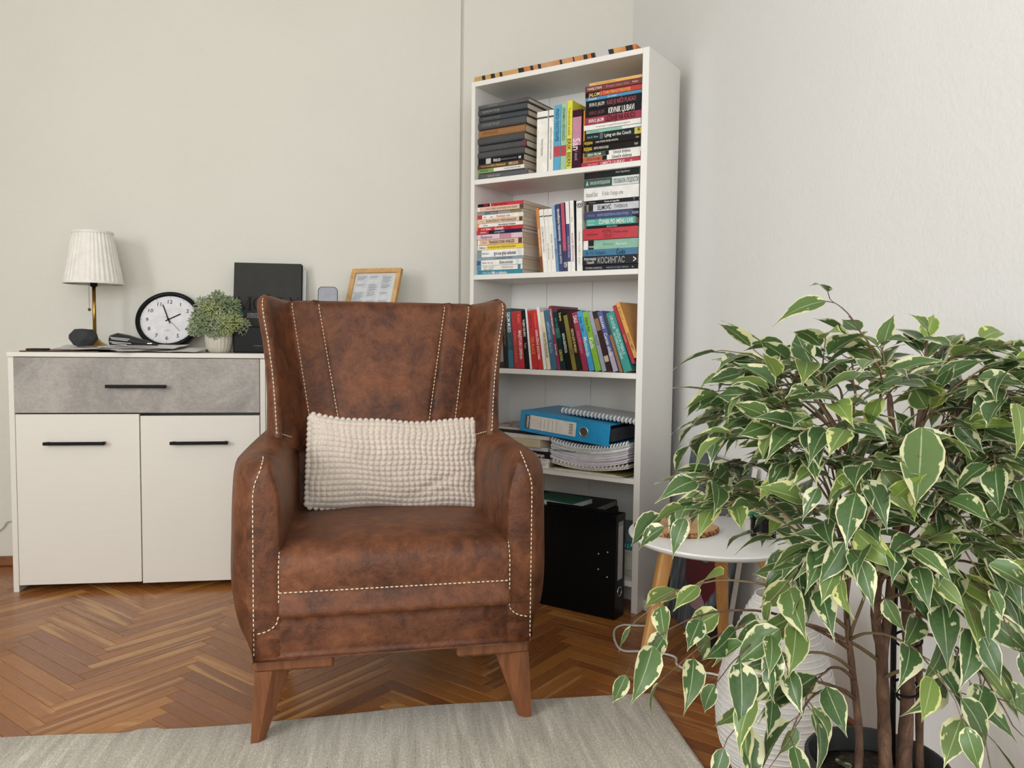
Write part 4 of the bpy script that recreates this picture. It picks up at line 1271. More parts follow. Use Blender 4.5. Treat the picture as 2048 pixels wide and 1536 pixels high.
slab_book('book', 'thin grey magazine, in the left pile on the fourth shelf', sh(0.06, 0.014, Z4 + 0.0565, 0.0), 0.255, 0.18, 0.013, '#c9c9cb')
slab_book('book', 'thick cream book block without lettering, in the left pile on the fourth shelf', sh(0.055, 0.012, Z4 + 0.070, -0.04), 0.235, 0.19, 0.028, '#cbbf9f')
slab_book('book', 'wide white box file, high in the left pile on the fourth shelf', sh(0.045, 0.010, Z4 + 0.0985, -0.02), 0.280, 0.19, 0.0135, '#dbd7d3')
slab_book('magazine', 'black magazine, second from top of the left pile on the fourth shelf', sh(0.03, 0.02, Z4 + 0.1125, -0.02), 0.25, 0.19, 0.009, '#2b2b2d')
def m_spots():
    t = NT('spotted_cover')
    vo = t.n('TexVoronoi')
    t.l(t.mapping(t.obj(), (16, 16, 16)), vo.inputs['Vector'])
    vo.inputs['Scale'].default_value = 1.6
    t.col(t.ramp(vo.outputs['Distance'], [(0.30, lin('#3c2424')), (0.36, lin('#b5a098'))]))
    return t.m
pad = thing('notebook', 'pinkish notebook with dark spots, topmost of the left pile on the fourth shelf', 'notebook', sh(0.05, 0.03, Z4 + 0.1225, -0.05), g4)
obj('cover', MB().box(0, 0.23, 0, 0.18, 0.007, 0.0085), m_spots(), pad)
obj('pages', MB().box(0.001, 0.229, 0.001, 0.18, 0, 0.007), M_PAGES, pad)

# upper spiral pad and the blue lever-arch file resting on the piles
lean = math.radians(4.7)
lever = thing('lever_arch_file', 'bright blue lever-arch file lying tilted on the paper piles', 'binder', SHELF @ T(0.2135, -0.012, 0.5675, 0.0, 0.0, lean))
cov = MB().prism([(0, 0), (0.285, 0), (0.285, 0.0025), (0.0025, 0.0025), (0.0025, 0.0685), (0.285, 0.0685), (0.285, 0.071), (0, 0.071)], 0, 0.347, 'x')
obj('cover', cov, mat('#2390c4', 0.35), lever)
pk = MB().box(0.020, 0.222, -0.0006, 0.001, 0.013, 0.060)
obj('spine_label', pk, mat('#d9d5cd', 0.5), lever)
obj('label_end', MB().box(0.020, 0.040, -0.0009, 0.001, 0.013, 0.060), mat('#57544f', 0.5), lever)
lb = MB()
for x in (0.083, 0.099, 0.115, 0.131, 0.147):
    lb.box(x, x + 0.0008, -0.001, 0.001, 0.018, 0.055)
for i in range(11):
    zz = 0.020 + i * 0.0033
    lb.box(0.196, 0.210, -0.001, 0.001, zz, zz + (0.0012 if i % 3 else 0.0022))
obj('label_print', lb, mat('#6e6a64', 0.6), lever)
tm = MB()
put_text(tm, 'octopus', -0.020, 0.020, 0, 0.011, 0, 0.02, 'C')
obj('label_lettering', tm, mat('#e8e6e0', 0.5), lever, Matrix.Translation((0.030, -0.0012, 0.036)) @ Matrix.Rotation(-PI / 2, 4, 'Y'))
obj('finger_ring', MB().loft([[(0.252 + r_ * math.cos(2 * PI * j / 28), y_, 0.034 + r_ * math.sin(2 * PI * j / 28)) for j in range(28)] for r_, y_ in ((0.0135, 0.0), (0.0135, -0.0015), (0.0165, -0.0015), (0.017, 0.0))], True, False), M_CHROME, lever, smooth=True)
obj('finger_hole', MB().loft([[(0.252 + r_ * math.cos(2 * PI * j / 28), y_, 0.034 + r_ * math.sin(2 * PI * j / 28)) for j in range(28)] for r_, y_ in ((0.0135, -0.0004), (0.002, -0.0005))], True, True), mat('#4a433c', 0.8), lever)
ps_ = MB()
for i in range(9):
    ps_.box(0.006, 0.344, 0.03, 0.278, 0.012 + i * 0.0048, 0.0162 + i * 0.0048)
pf = obj('filed_sheets', ps_, mat('#43464c', 0.6), lever)
pf['kind'] = 'stuff'

sp = thing('spiral_pad', 'grey wire-bound pad lying on the blue lever-arch file', 'notebook', SHELF @ T(0.345, 0.045, 0.636, 0.0, 0.0, math.radians(4.2)), g4)
obj('pages', MB().box(0, 0.286, 0.006, 0.19, 0.0, 0.010), mat('#aeb1b3', 0.8), sp)
obj('cover_sheet', MB().box(0, 0.286, 0.004, 0.19, 0.0102, 0.0115), mat('#c2c5c8', 0.4), sp)
spiral(sp, 0.286, 0.006, 0.006, 20, 0.0085, '#dedfe1')

# ---------------------------------------------------------------- lowest shelf
bb = SHELF @ T(0.34, -0.094, 0.0, 0.0)
blk = thing('lever_arch_file', 'large black lever-arch file standing on the floor before the bookcase', 'binder', bb)
cov = MB()
poly = [(0, 0), (0.2925, 0), (0.2925, 0.066), (0, 0.066), (0, 0.0635), (0.290, 0.0635), (0.290, 0.0025), (0, 0.0025)]
cov.prism(poly, 0.001, 0.335, 'z')
obj('cover', cov, mat('#0c0d0f', 0.32), blk)
ps_ = MB().box(0.004, 0.276, 0.008, 0.052, 0.012, 0.322)
obj('filed_sheets', ps_, M_PAPER, blk)
obj('spine_label', MB().box(0.2915, 0.2931, 0.016, 0.050, 0.125, 0.312), mat('#b6b4b3', 0.4), blk)
obj('label_end', MB().box(0.2915, 0.2934, 0.016, 0.050, 0.298, 0.312), mat('#8a8988', 0.4), blk)
obj('finger_ring', MB().loft([[(x_, 0.033 + r_ * math.cos(2 * PI * j / 28), 0.085 + r_ * math.sin(2 * PI * j / 28)) for j in range(28)] for r_, x_ in ((0.0125, 0.2925), (0.0125, 0.2942), (0.0160, 0.2942), (0.0165, 0.2925))], True, False), M_CHROME, blk, smooth=True)
for (x, z) in ((0.232, 0.205), (0.264, 0.215), (0.232, 0.155), (0.264, 0.135)):
    obj('rivet', MB().lathe([(0.0005, 0.002), (0.0025, 0.0016), (0.0036, 0.0)], 14).xf(Matrix.Translation((x, 0, z)) @ Matrix.Rotation(PI / 2, 4, 'X')), M_CHROME, blk, smooth=True)

g5 = 'things on the lowest shelf'
def make_slab(name, label, cat, mx, L, D, h, cover, edgec, group):
    r = thing(name, label, cat, mx, group)
    obj('cover', MB().prism([(0, 0), (0.001, h), (D, h), (D, h - .0012), (0.0024, h - .0012), (0.0024, .0012), (D, .0012), (D, 0)], 0, L, 'x').xf(Matrix.Translation((0, D, 0)) @ Matrix.Rotation(PI, 4, 'Z') @ Matrix.Translation((-L, 0, 0))), mat(cover, 0.5), r)
    obj('pages', MB().box(0.001, L - .001, 0.0008, D - 0.003, .0012, h - .0012), mat(edgec, 0.8), r)
    return r
zz = Z5 + 0.0005
for i, (lab, L, h, c, x0) in enumerate((('black ring file lying flat, lowest behind the black standing file', 0.33, 0.070, '#17181a', 0.16), ('dark grey ring file lying flat, second behind the black standing file', 0.32, 0.066, '#202124', 0.165), ('black document case lying flat, third behind the black standing file', 0.315, 0.052, '#151617', 0.17), ('black folder lying flat directly under the green notebook', 0.30, 0.022, '#101112', 0.18))):
    make_slab('document_file', lab, 'folder', sh(x0, 0.02, zz, 0.01 * (i - 1)), L, 0.21, h - 0.0006, c, '#8e8d8c' if i == 3 else '#3a3a3c', g5)
    zz += h
make_slab('notebook', 'dark green notebook with white page edges, on top of the black folders', 'notebook', sh(0.25, 0.015, zz, -0.10), 0.175, 0.125, 0.018, '#1f5c4a', '#c9cdc8', g5)
zz = Z5 + 0.0005
for (lab, h, c, tx, bd) in (('grey book lying flat, lowest right on the bottom shelf', 0.022, '#b9b6ad', [], []), ('thick cream book with a dark emblem, right on the bottom shelf', 0.046, '#d6d2c2', [('&', .90, .98, '#3b3a36', .5)], []), ('cream book with faint lettering, right on the bottom shelf', 0.020, '#d2cebf', [('KAPITAL', .62, .96, '#a9a595', .3)], []), ('turquoise book with pale digits, right on the bottom shelf', 0.028, '#2f8f9a', [('11', .68, .78, '#d6ecec', .5)], []), ('dark slate book, topmost right on the bottom shelf', 0.030, '#4d6668', [], [(.7, .9, '#6f8586')])):
    make_book(sh(0.505, 0.05, zz), 0.135, 0.17, h - 0.0006, c, lab, g5, tx, bd)
    zz += h

# ------------------------------------------------------------------ things on the sideboard
# table lamp
lamp = thing('table_lamp', 'brass table lamp with a white pleated shade and pull chain', 'lamp', T(-1.092, 3.072, ST))
obj('base', MB().lathe([(0.0005, 0.0), (0.076, 0.0), (0.078, 0.004), (0.074, 0.008), (0.05, 0.018), (0.025, 0.032), (0.012, 0.046), (0.008, 0.05)], 40, cap=True), M_BRASS, lamp, smooth=True)
obj('pole', MB().lathe([(0.0062, 0.045), (0.0062, 0.236)], 16), M_BRASS, lamp, smooth=True)
obj('socket', MB().lathe([(0.009, 0.232), (0.0125, 0.236), (0.0125, 0.275), (0.009, 0.28)], 20), M_BLACK, lamp, smooth=True)
NP = 72
def pleat(r, z, a):
    k = 0.5 + 0.5 * math.cos(a * NP / 2 + 0.6 * math.sin(a * 5))
    return r + (k - 0.5) * 0.0020
sh_ = MB().lathe([(0.0978, 0.246), (0.098, 0.25), (0.0915, 0.285), (0.085, 0.32), (0.0785, 0.355), (0.072, 0.39), (0.0655, 0.424), (0.0655, 0.4275)], 288, cap=False, fr=pleat)
shade = obj('shade', sh_, M_SHADE, lamp, smooth=True)
for (r, z) in ((0.0995, 0.2465), (0.0672, 0.4265)):
    obj('shade_trim', MB().lathe([(r - .003, z - .004), (r + .0012, z - .004), (r + .0012, z + .004), (r - .003, z + .004)], 64, cap=False), M_SHADE, shade, smooth=False)
sp_ = MB()
for i in range(3):
    a = 2 * PI * i / 3 + .4
    sp_.tube([(0, 0, 0.275), (0.080 * math.cos(a), 0.080 * math.sin(a), 0.33)], 0.0012, 6)
obj('shade_carrier', sp_, M_BRASS, lamp)
ch = MB()
for i in range(34):
    k0 = len(ch.v)
    ch.lathe([(0.0002, -0.0013), (0.0013, 0), (0.0002, 0.0013)], 6).xf(Matrix.Translation((-0.0145, -0.006, 0.240 - i * 0.0026)), k0)
c_ = obj('pull_chain', ch, M_BRASS, lamp)
c_['kind'] = 'stuff'
obj('chain_ball', MB().lathe([(0.0003, -0.0055), (0.0035, -0.0042), (0.0055, 0), (0.0035, 0.0042), (0.0003, 0.0055)], 16).xf(Matrix.Translation((-0.0145, -0.006, 0.150))), mat('#5a4526', 0.35, 0.6), lamp, smooth=True)

# papers, pen case and clipboard lying at the front of the top
gp = 'papers and stationery on the sideboard'
clip = thing('clipboard', 'brown clipboard lying under the loose papers at the left', 'clipboard', T(-1.175, 2.90, ST + 0.0003, 0.05), gp)
obj('board', MB().box(-0.085, 0.16, -0.03, 0.23, 0, 0.004, 0.001), mat('#5d4034', 0.6), clip)
obj('clip', MB().box(-0.075, -0.02, -0.005, 0.06, 0.0042, 0.011, 0.002), mat('#2b2624', 0.4), clip)
def sheet(label, x, y, z, rz, L, D, curl, c='#e4e2df', fold=None):
    m = MB()
    n = 10
    rows = []
    for j in range(n + 1):
        yy = -D / 2 + D * j / n
        rows.append([(-L / 2 + L * i / n, yy, curl * ((i / n - .5) ** 2) * (0.5 + j / n) + 0.0008 * math.sin(i * 1.7 + j)) for i in range(n + 1)])
    m.loft(rows, False, False)
    k = len(m.v)
    m.loft([[(p[0], p[1], p[2] + 0.0007) for p in r] for r in rows], False, False)
    return tag(obj('paper_sheet', m, mat(c, 0.7), None, T(x, y, z + D * 0.03, rz) @ Matrix.Rotation(-rz, 4, 'Z') @ Matrix.Rotation(0.055, 4, 'X') @ Matrix.Rotation(rz, 4, 'Z')), label, 'paper', gp)
sheet('white paper sheet with a corner pointing over the sideboard front edge', -0.925, 2.985, ST + 0.006, math.radians(38), 0.21, 0.24, 0.012)
sheet('grey-white paper sheet at the left, half under the dark stone', -1.03, 2.985, ST + 0.0095, math.radians(8), 0.28, 0.20, 0.008, '#dddbd8')
sheet('long paper sheet reaching right toward the ribbed flower pot', -0.83, 2.99, ST + 0.0035, math.radians(-6), 0.29, 0.20, 0.006, '#dfddda')
sheet('paper sheet under the black pen case', -0.90, 3.00, ST + 0.0135, math.radians(-3), 0.26, 0.19, 0.004, '#e2e0dd')

# dark faceted stone
st = MB()
rs = [(0.030, -0.028), (0.046, -0.006), (0.043, 0.012), (0.028, 0.029)]
ringp = []
for q, (r, z) in enumerate(rs):
    ringp.append([(r * math.cos(2 * PI * (j + .5 * (q % 2)) / 7) * 1.05, r * math.sin(2 * PI * (j + .5 * (q % 2)) / 7) * .95, z + 0.003 * math.sin(j * 2.1 + q)) for j in range(7)])
k = 0
for r in ringp:
    st.v += r
for i in range(3):
    for j in range(7):
        a, b_ = i * 7 + j, i * 7 + (j + 1) % 7
        if i % 2 == 0:
            st.f += [(a, b_, a + 7), (b_, b_ + 7, a + 7)]
        else:
            st.f += [(a, b_, b_ + 7), (a, b_ + 7, a + 7)]
st.f += [tuple(range(7))[::-1], tuple(range(21, 28))]
tag(obj('faceted_stone', st, mat('#3c3d3f', 0.75), None, T(-1.092, 2.965, ST + 0.0490)), 'dark grey faceted stone ornament in front of the lamp base', 'ornament')

# black pen case, open end showing pens
pc = thing('pen_case', 'black fabric pen case standing open on the papers by the clock', 'case', T(-0.925, 2.955, ST + 0.0235, math.radians(-4)))
prof = [(-0.078, 0.010, 0.006), (-0.074, 0.036, 0.016), (-0.05, 0.044, 0.020), (-0.01, 0.036, 0.020), (0.035, 0.022, 0.016), (0.07, 0.010, 0.010), (0.085, 0.004, 0.004)]
rings = []
for (x, h_, w_) in prof:
    rings.append([(x, w_ * math.cos(2 * PI * j / 14) * 1.3, h_ / 2 + h_ / 2 * math.sin(2 * PI * j / 14)) for j in range(14)])
obj('body', MB().loft(rings), m_cloth('black_nylon', '#141416', 0.6, 0.1), pc, smooth=True)
for i, (zz, x0, x1) in enumerate(((0.028, -0.066, 0.0), (0.023, -0.062, -0.006), (0.013, -0.068, 0.004), (0.008, -0.060, -0.010))):
    obj('pen', MB().tube([(x0, -0.0265, zz), (x1, -0.0255, zz - 0.006)], 0.0017, 6), mat('#b9b9bb', 0.3), pc)
obj('zip_pull', MB().box(0.055, 0.072, -0.018, -0.012, 0.006, 0.010, .001), M_CHROME, pc)

# wall clock leaning on the wall
clk = thing('wall_clock', 'round white clock with a black rim leaning against the wall', 'clock', T(-0.857, 3.156, 0.9385, math.radians(3), math.radians(-25)))
R_ = 0.1165
def disc(prof, seg=64):
    return MB().lathe(prof, seg).xf(Matrix.Rotation(PI / 2, 4, 'X'))
obj('rim', MB().lathe([(R_ - .017, 0.008), (R_ - .0165, 0.014), (R_ - .011, 0.019), (R_ - .004, 0.019), (R_, 0.012), (R_, -0.006), (R_ - .02, -0.010), (R_ - .03, -0.010)], 72, cap=False).xf(Matrix.Rotation(PI / 2, 4, 'X')), mat('#131316', 0.25), clk, smooth=True)
face = obj('dial', disc([(0.0005, 0.0085), (R_ - .014, 0.0085), (R_ - .014, -0.004), (0.0005, -0.004)]), mat('#dcdcdf', 0.5), clk)
for h_ in range(1, 13):
    a = PI / 2 - h_ * PI / 6
    m = MB()
    rr_ = 0.0755
    put_text(m, str(h_), -0.02, 0.02, 0, 0.0155, 0, 0.004, 'C')
    obj('numeral', m, mat('#1b1b1d', 0.5), face, Matrix.Translation((rr_ * math.cos(a), -0.0092, rr_ * math.sin(a))))
tk = MB()
for i in range(60):
    a = i * PI / 30
    r0, r1 = (0.0925, 0.0975) if i % 5 == 0 else (0.0935, 0.0962)
    w_ = 0.0009 if i % 5 == 0 else 0.0004
    c, s = math.cos(a), math.sin(a)
    tk.add([(r0 * c - w_ * s, -0.0091, r0 * s + w_ * c), (r0 * c + w_ * s, -0.0091, r0 * s - w_ * c), (r1 * c + w_ * s, -0.0091, r1 * s - w_ * c), (r1 * c - w_ * s, -0.0091, r1 * s + w_ * c)], [(0, 1, 2, 3)])
tkk = obj('minute_marks', tk, mat('#47474a', 0.5), face)
tkk['kind'] = 'stuff'
m = MB()
put_text(m, 'QUARTZ', -0.012, 0.012, -0.044, 0.0045, -0.0092, 0, 'C')
obj('dial_lettering', m, mat('#8d8d90', 0.5), face)
def hand(name, ang, l0, l1, w_, y):
    a = PI / 2 - ang
    c, s = math.cos(a), math.sin(a)
    M = Matrix(((c, 0, -s, 0), (0, 1, 0, 0), (s, 0, c, 0), (0, 0, 0, 1)))
    obj(name, MB().box(-l0, l1, y - .0008, y, -w_, w_, .0003).xf(M), mat('#141416', 0.4), clk)
hand('hour_hand', math.radians(60), 0.012, 0.048, 0.0021, -0.0110)
hand('minute_hand', math.radians(338), 0.018, 0.066, 0.0019, -0.0124)
hand('second_hand', math.radians(138), 0.018, 0.066, 0.0006, -0.0138)
obj('hub', disc([(0.0005, 0.0155), (0.0035, 0.015), (0.004, 0.009)], 20), M_BLACK, clk, smooth=True)

# cream card box behind the pot
tag(obj('card_box', MB().box(-0.06, 0.045, -0.02, 0.02, 0, 0.140, 0.002), mat('#d3cfba', 0.6), None, T(-0.645, 3.085, ST + 0.0003)), 'pale cream upright box behind the ribbed flower pot', 'box')

# ribbed pot with grey-green artificial succulent
pot = thing('potted_succulent', 'grey-green frilly plant in a cream ribbed ceramic pot beside the clock', 'plant', T(-0.640, 2.985, ST + 0.0003))
def rib(r, z, a):
    return r + 0.0016 * abs(math.sin(a * 11)) - 0.0016
obj('pot', MB().lathe([(0.0005, 0.0), (0.030, 0.0), (0.036, 0.004), (0.043, 0.018), (0.048, 0.045), (0.049, 0.075), (0.0485, 0.092), (0.046, 0.093), (0.044, 0.088), (0.0005, 0.086)], 132, fr=rib), mat('#c4beb2', 0.5), pot, smooth=True)
def frill(mb, c, d, r, n):
    """a small rosette head of forked fleshy leaves"""
    d = Vector(d).normalized()
    a = d.orthogonal().normalized()
    b_ = d.cross(a)
    for i in range(n):
        t = i / n
        ph = i * 2.39996
        th = math.acos(1 - 1.5 * t)
        q = (d * math.cos(th) + (a * math.cos(ph) + b_ * math.sin(ph)) * math.sin(th)).normalized()
        tip = Vector(c) + q * r * rnd.uniform(.85, 1.1)
        mid = Vector(c) + q * r * .55
        mb.tube([Vector(c), mid, tip], [.0018, .0030, .0022], 5)
        for s in (-1, 1):
            e = tip + (q.orthogonal().normalized() * s + q * .7) * r * .28
            mb.tube([mid.lerp(tip, .6), e], [.0026, .0019], 5)
            e = tip + (q.cross(q.orthogonal()).normalized() * s + q * .6) * r * .25
            mb.tube([mid.lerp(tip, .7), e], [.0026, .0018], 5)
heads = [((0.0, -0.01, 0.185), (0, -.2, 1), .036), ((-0.045, -0.005, 0.165), (-.8, -.3, .6), .036), ((0.042, -0.01, 0.165), (.7, -.4, .6), .038), ((-0.015, -0.02, 0.150), (-.3, -1, .2), .036), ((0.012, 0.02, 0.170), (.2, .6, .8), .034),
         ((-0.065, -0.02, 0.105), (-.9, -.5, 0), .034), ((-0.062, 0.01, 0.128), (-1, 0, .3), .034), ((0.055, -0.02, 0.110), (.8, -.6, .2), .036), ((0.080, 0.0, 0.095), (1, 0, 0), .030), ((0.0, -0.045, 0.092), (0, -1, -.1), .036), ((-0.028, -0.045, 0.100), (-.3, -1, 0), .034), ((0.030, -0.045, 0.096), (.4, -1, 0), .034), ((-0.005, -0.035, 0.075), (0, -1, -.6), .03), ((-0.075, -0.03, 0.085), (-1, -.6, -.5), .026)]
for i, (c, d, r) in enumerate(heads):
    m = MB()
    m.tube([(0, 0, 0.085), (c[0] * .5, c[1] * .5, (0.085 + c[2]) / 2 + .006), c], .0022, 6)
    frill(m, c, d, r * .92, 24)
    obj('frond', m, mat(['#8d9a78', '#9ba687', '#7f8e69', '#a0aa73'][i % 4], 0.8), pot)

# black box
bx_ = thing('black_box', 'small black box with tiny lettering beside the ribbed flower pot', 'box', T(-0.513, 2.998, ST + 0.0003))
obj('body', MB().box(-0.076, 0.076, -0.025, 0.03, 0, 0.0955, 0.004), mat('#0b0c0e', 0.35), bx_)
m = MB()
put_text(m, 'WATERMAN', -0.005, 0.025, 0.026, 0.004, -0.0254, 0, 'C')
obj('lettering', m, mat('#6f7072', 0.5), bx_)
m = MB()
put_text(m, '*', 0.007, 0.013, 0.0165, 0.0065, -0.0254, 0, 'C')
obj('emblem', m, mat('#6f7072', 0.5), bx_)

# dark grey magazine with large serif title
mg = thing('magazine', 'dark grey large-format magazine with black serif title leaning on the wall', 'magazine', T(-0.491, 3.098, ST + 0.0003, 0.0, math.radians(-10)))
mh = 0.345
obj('cover', MB().box(-0.1265, 0.1235, -0.001, 0.0, 0, mh, 0.0003), mat('#383836', 0.6), mg)
obj('pages', MB().box(-0.1255, 0.1225, 0.0, 0.010, 0.001, mh - .001), mat('#2c2c2c', 0.6), mg)
obj('back_cover', MB().box(-0.1265, 0.1265, 0.010, 0.011, 0, mh - 0.002), mat('#1c1c1d', 0.5), mg)
def serif(mb, x, w, z, h, ch):
    """hand-drawn high-contrast serif capitals as flat bars"""
    y = -0.0016
    th, tn = w * .15, w * .045
    def bar(x0, z0, x1, z1, wd):
        d = Vector((x1 - x0, 0, z1 - z0))
        nn = Vector((-d.z, 0, d.x)).normalized() * wd / 2
        a, b_ = Vector((x0, y, z0)), Vector((x1, y, z1))
        mb.add([a + nn, b_ + nn, b_ - nn, a - nn], [(0, 1, 2, 3)])
    def foot(xc, zz):
        bar(xc - th * 1.1, zz, xc + th * 1.1, zz, tn)
    if ch == 'M':
        bar(x + tn, z, x + tn, z + h, tn); bar(x + tn, z + h, x + w * .5, z, th); bar(x + w * .5, z, x + w - th, z + h, tn); bar(x + w - th * .7, z, x + w - th * .7, z + h, th)
        foot(x + tn, z); foot(x + w - th * .7, z); foot(x + tn, z + h); foot(x + w - th * .7, z + h)
    elif ch == 'O':
        n = 40
        o_ = [(x + w / 2 + w / 2 * math.cos(2 * PI * i / n), y, z + h / 2 + h * .52 * math.sin(2 * PI * i / n)) for i in range(n)]
        i_ = [(x + w / 2 + (w / 2 - th) * math.cos(2 * PI * i / n), y, z + h / 2 + (h * .52 - tn) * math.sin(2 * PI * i / n)) for i in range(n)]
        mb.loft([o_, i_], True, False)
    elif ch == 'N':
        bar(x + tn, z, x + tn, z + h, tn); bar(x + tn, z + h, x + w - tn, z, th); bar(x + w - tn, z, x + w - tn, z + h, tn); foot(x + tn, z); foot(x + tn, z + h); foot(x + w - tn, z + h)
    elif ch == 'E':
        bar(x + th, z, x + th, z + h, th)
        for q in (0, .5, 1):
            bar(x, z + h * q, x + w * (.8 if q != .5 else .6), z + h * q, tn)
    elif ch == 'Y':
        bar(x + th, z + h, x + w * .52, z + h * .42, th); bar(x + w - tn * 2, z + h, x + w * .52, z + h * .42, tn); bar(x + w * .52, z + h * .42, x + w * .52, z, th); foot(x + th, z + h); foot(x + w - tn * 2, z + h); foot(x + w * .52, z)
for ch_, x, w in (('M', -0.112, 0.052), ('O', -0.055, 0.046), ('N', -0.003, 0.044), ('E', 0.045, 0.030), ('Y', 0.076, 0.040)):
    m = MB()
    serif(m, x, w, 0.162, 0.049, ch_)
    obj('title_letter', m, mat('#080808', 0.5), mg)
obj('logo', MB().lathe([(0.0005, 0), (0.0105, 0), (0.0105, .0006), (.0005, .0006)], 28).xf(Matrix.Translation((-0.0985, -0.0011, 0.1445)) @ Matrix.Rotation(PI / 2, 4, 'X')), mat('#1f6a6d', 0.4), mg)
for i, s_ in enumerate(('AKADEMIJA PSIHOLOGIJE', 'UNIVERZITET EVROPE', 'MASTER PROGRAM')):
    m = MB()
    put_text(m, s_, -0.075, -0.018, 0.1475 - i * 0.0068, 0.0042, -0.0014, 0.01)
    obj('subtitle', m, mat('#b9bab9', 0.5), mg)
wf = thing('document_folder', 'white folder standing behind the dark grey magazine', 'folder', T(-0.478, 3.125, ST + 0.0003, 0.0, math.radians(-10)))
obj('cover', MB().box(-0.11, 0.125, -0.001, 0.001, 0, 0.323), mat('#d8d8d8', 0.5), wf)
obj('pages', MB().box(-0.11, 0.122, 0.001, 0.006, 0, 0.320), M_PAPER, wf)
obj('back_cover', MB().box(-0.11, 0.126, 0.006, 0.0075, 0, 0.322), mat('#8c8c8a', 0.5), wf)

# rounded mirror on a stand
mr = thing('vanity_mirror', 'small rounded upright mirror with a dark rim behind the chair back', 'mirror', T(-0.262, 3.06, ST + 0.0003))
def rrect(w, h, r, n=6):
    out = []
    for cx, cz, a0 in ((w - r, h - r, 0), (-w + r, h - r, 90), (-w + r, -h + r, 180), (w - r, -h + r, 270)):
        for i in range(n + 1):
            a = math.radians(a0 + 90 * i / n)
            out.append((cx + r * math.cos(a), cz + r * math.sin(a)))
    return out
obj('rim', MB().prism(rrect(0.0365, 0.075, 0.016), 0.0, 0.007), mat('#2c2d31', 0.35), mr, T(0, 0, 0.175, 0, math.radians(-6)))
obj('glass', MB().prism(rrect(0.0342, 0.0727, 0.014), -0.0006, 0.001), mat('#8c8e98', 0.25), mr, T(0, 0, 0.175, 0, math.radians(-6)))
obj('stand', MB().tube([(0, 0.012, 0.004), (0, 0.012, 0.10)], 0.005, 10), mat('#2c2d31', 0.35), mr)
obj('foot', MB().lathe([(0.0005, 0), (0.04, 0), (0.04, 0.004), (0.004, 0.008)], 28).xf(Matrix.Translation((0, 0.01, 0))), mat('#2c2d31', 0.35), mr)

# oak picture frame with a printed diagram
pf_ = thing('picture_frame', 'oak picture frame with a printed text chart leaning on the wall', 'frame', T(-0.140, 3.035, ST + 0.0003, math.radians(-29), math.radians(-21)))
fw, fh, fb = 0.109, 0.350, 0.0185
for (x0, x1, z0, z1) in ((-fw, fw, fh - fb, fh), (-fw, fw, 0, fb), (-fw, -fw + fb, fb, fh - fb), (fw - fb, fw, fb, fh - fb)):
    obj('frame_bar', MB().box(x0, x1, -0.008, 0.010, z0, z1, 0.0012), M_OAK, pf_)
pg = obj('print', MB().box(-fw + fb, fw - fb, 0.0, 0.004, fb, fh - fb), mat('#c9ccd0', 0.35), pf_)
pb = MB()
for r_ in range(9):
    for c__ in range(3):
        x0 = -fw + fb + 0.008 + c__ * 0.056
        h_ = (0.024, 0.016, 0.034)[(r_ + c__) % 3]
        z1 = fh - fb - 0.010 - r_ * 0.034
        q = rrect(0.022, h_ / 2, 0.003, 3)
        o_ = [(x0 + 0.022 + a, -0.0005, z1 - h_ / 2 + b_) for a, b_ in q]
        q2 = rrect(0.0215, h_ / 2 - .0005, 0.003, 3)
        i_ = [(x0 + 0.022 + a, -0.0005, z1 - h_ / 2 + b_) for a, b_ in q2]
        pb.loft([o_, i_], True, False)
        nl = int(h_ / 0.0042) - 1
        for q_ in range(nl):
            zz = z1 - 0.0045 - q_ * 0.0042
            pb.box(x0 + 0.003, x0 + 0.041 - (0.010 if q_ == nl - 1 else 0.003 * ((q_ * 7 + c__) % 3)), -0.0006, 0, zz - .0008, zz + .0008)
pbo = obj('printed_text', pb, mat('#7f8388', 0.6), pg)
pbo['kind'] = 'stuff'
obj('prop', MB().box(-0.03, 0.03, 0.010, 0.014, 0.02, 0.28), mat('#3a3733', 0.7), pf_)

# thin cable on the wall left of the sideboard
tag(obj('power_cable', MB().tube(spline([(-1.80, 3.203, 0.010), (-1.62, 3.203, 0.06), (-1.49, 3.203, 0.138), (-1.465, 3.203, 0.168), (-1.44, 3.203, 0.171), (-1.36, 3.20, 0.172), (-1.31, 3.205, 0.20)], 6, False), 0.0022, 6), mat('#a9a69f', 0.5), smooth=True), 'thin grey cable on the wall left of the sideboard', 'cable')

# ------------------------------------------------------------------ side table with its things
TX, TY, TZ, TR = 0.785, 1.858, 0.410, 0.213
tb = thing('side_table', 'round white side table on three light wooden legs beside the bookcase', 'table', T(TX, TY, 0))
obj('table_top', MB().lathe([(0.0005, TZ - .018), (TR - .03, TZ - .018), (TR - .012, TZ - .0165), (TR - .003, TZ - .010), (TR, TZ - .0045), (TR - .0015, TZ - .0008), (TR - .005, TZ), (0.0005, TZ)], 72), M_GLOSSW, tb, smooth=False, auto=0.6)
feet = [(-0.186, 0.004), (0.128, 0.215), (0.185, -0.155)]
tops = [(-0.118, 0.002), (0.062, 0.105), (0.085, -0.095)]
for (fx, fy), (tx, ty) in zip(feet, tops):
    d = Vector((tx, ty, 0)).normalized()
    n_ = Vector((-d.y, d.x, 0))
    def sq(cx, cy, z, w_, t__):
        pts = []
        for a_, b_ in rrect(w_, t__, min(w_, t__) * .35, 3):
            p = Vector((cx, cy, z)) + n_ * a_ + d * b_
            pts.append(p)
        return pts
    obj('leg', MB().loft([sq(fx, fy, 0.0108 if fx < 0 else 0.0, 0.0125, 0.0125), sq(tx, ty, TZ - .0175, 0.0185, 0.0165)]), M_BAMBOO, tb, auto=0.9)

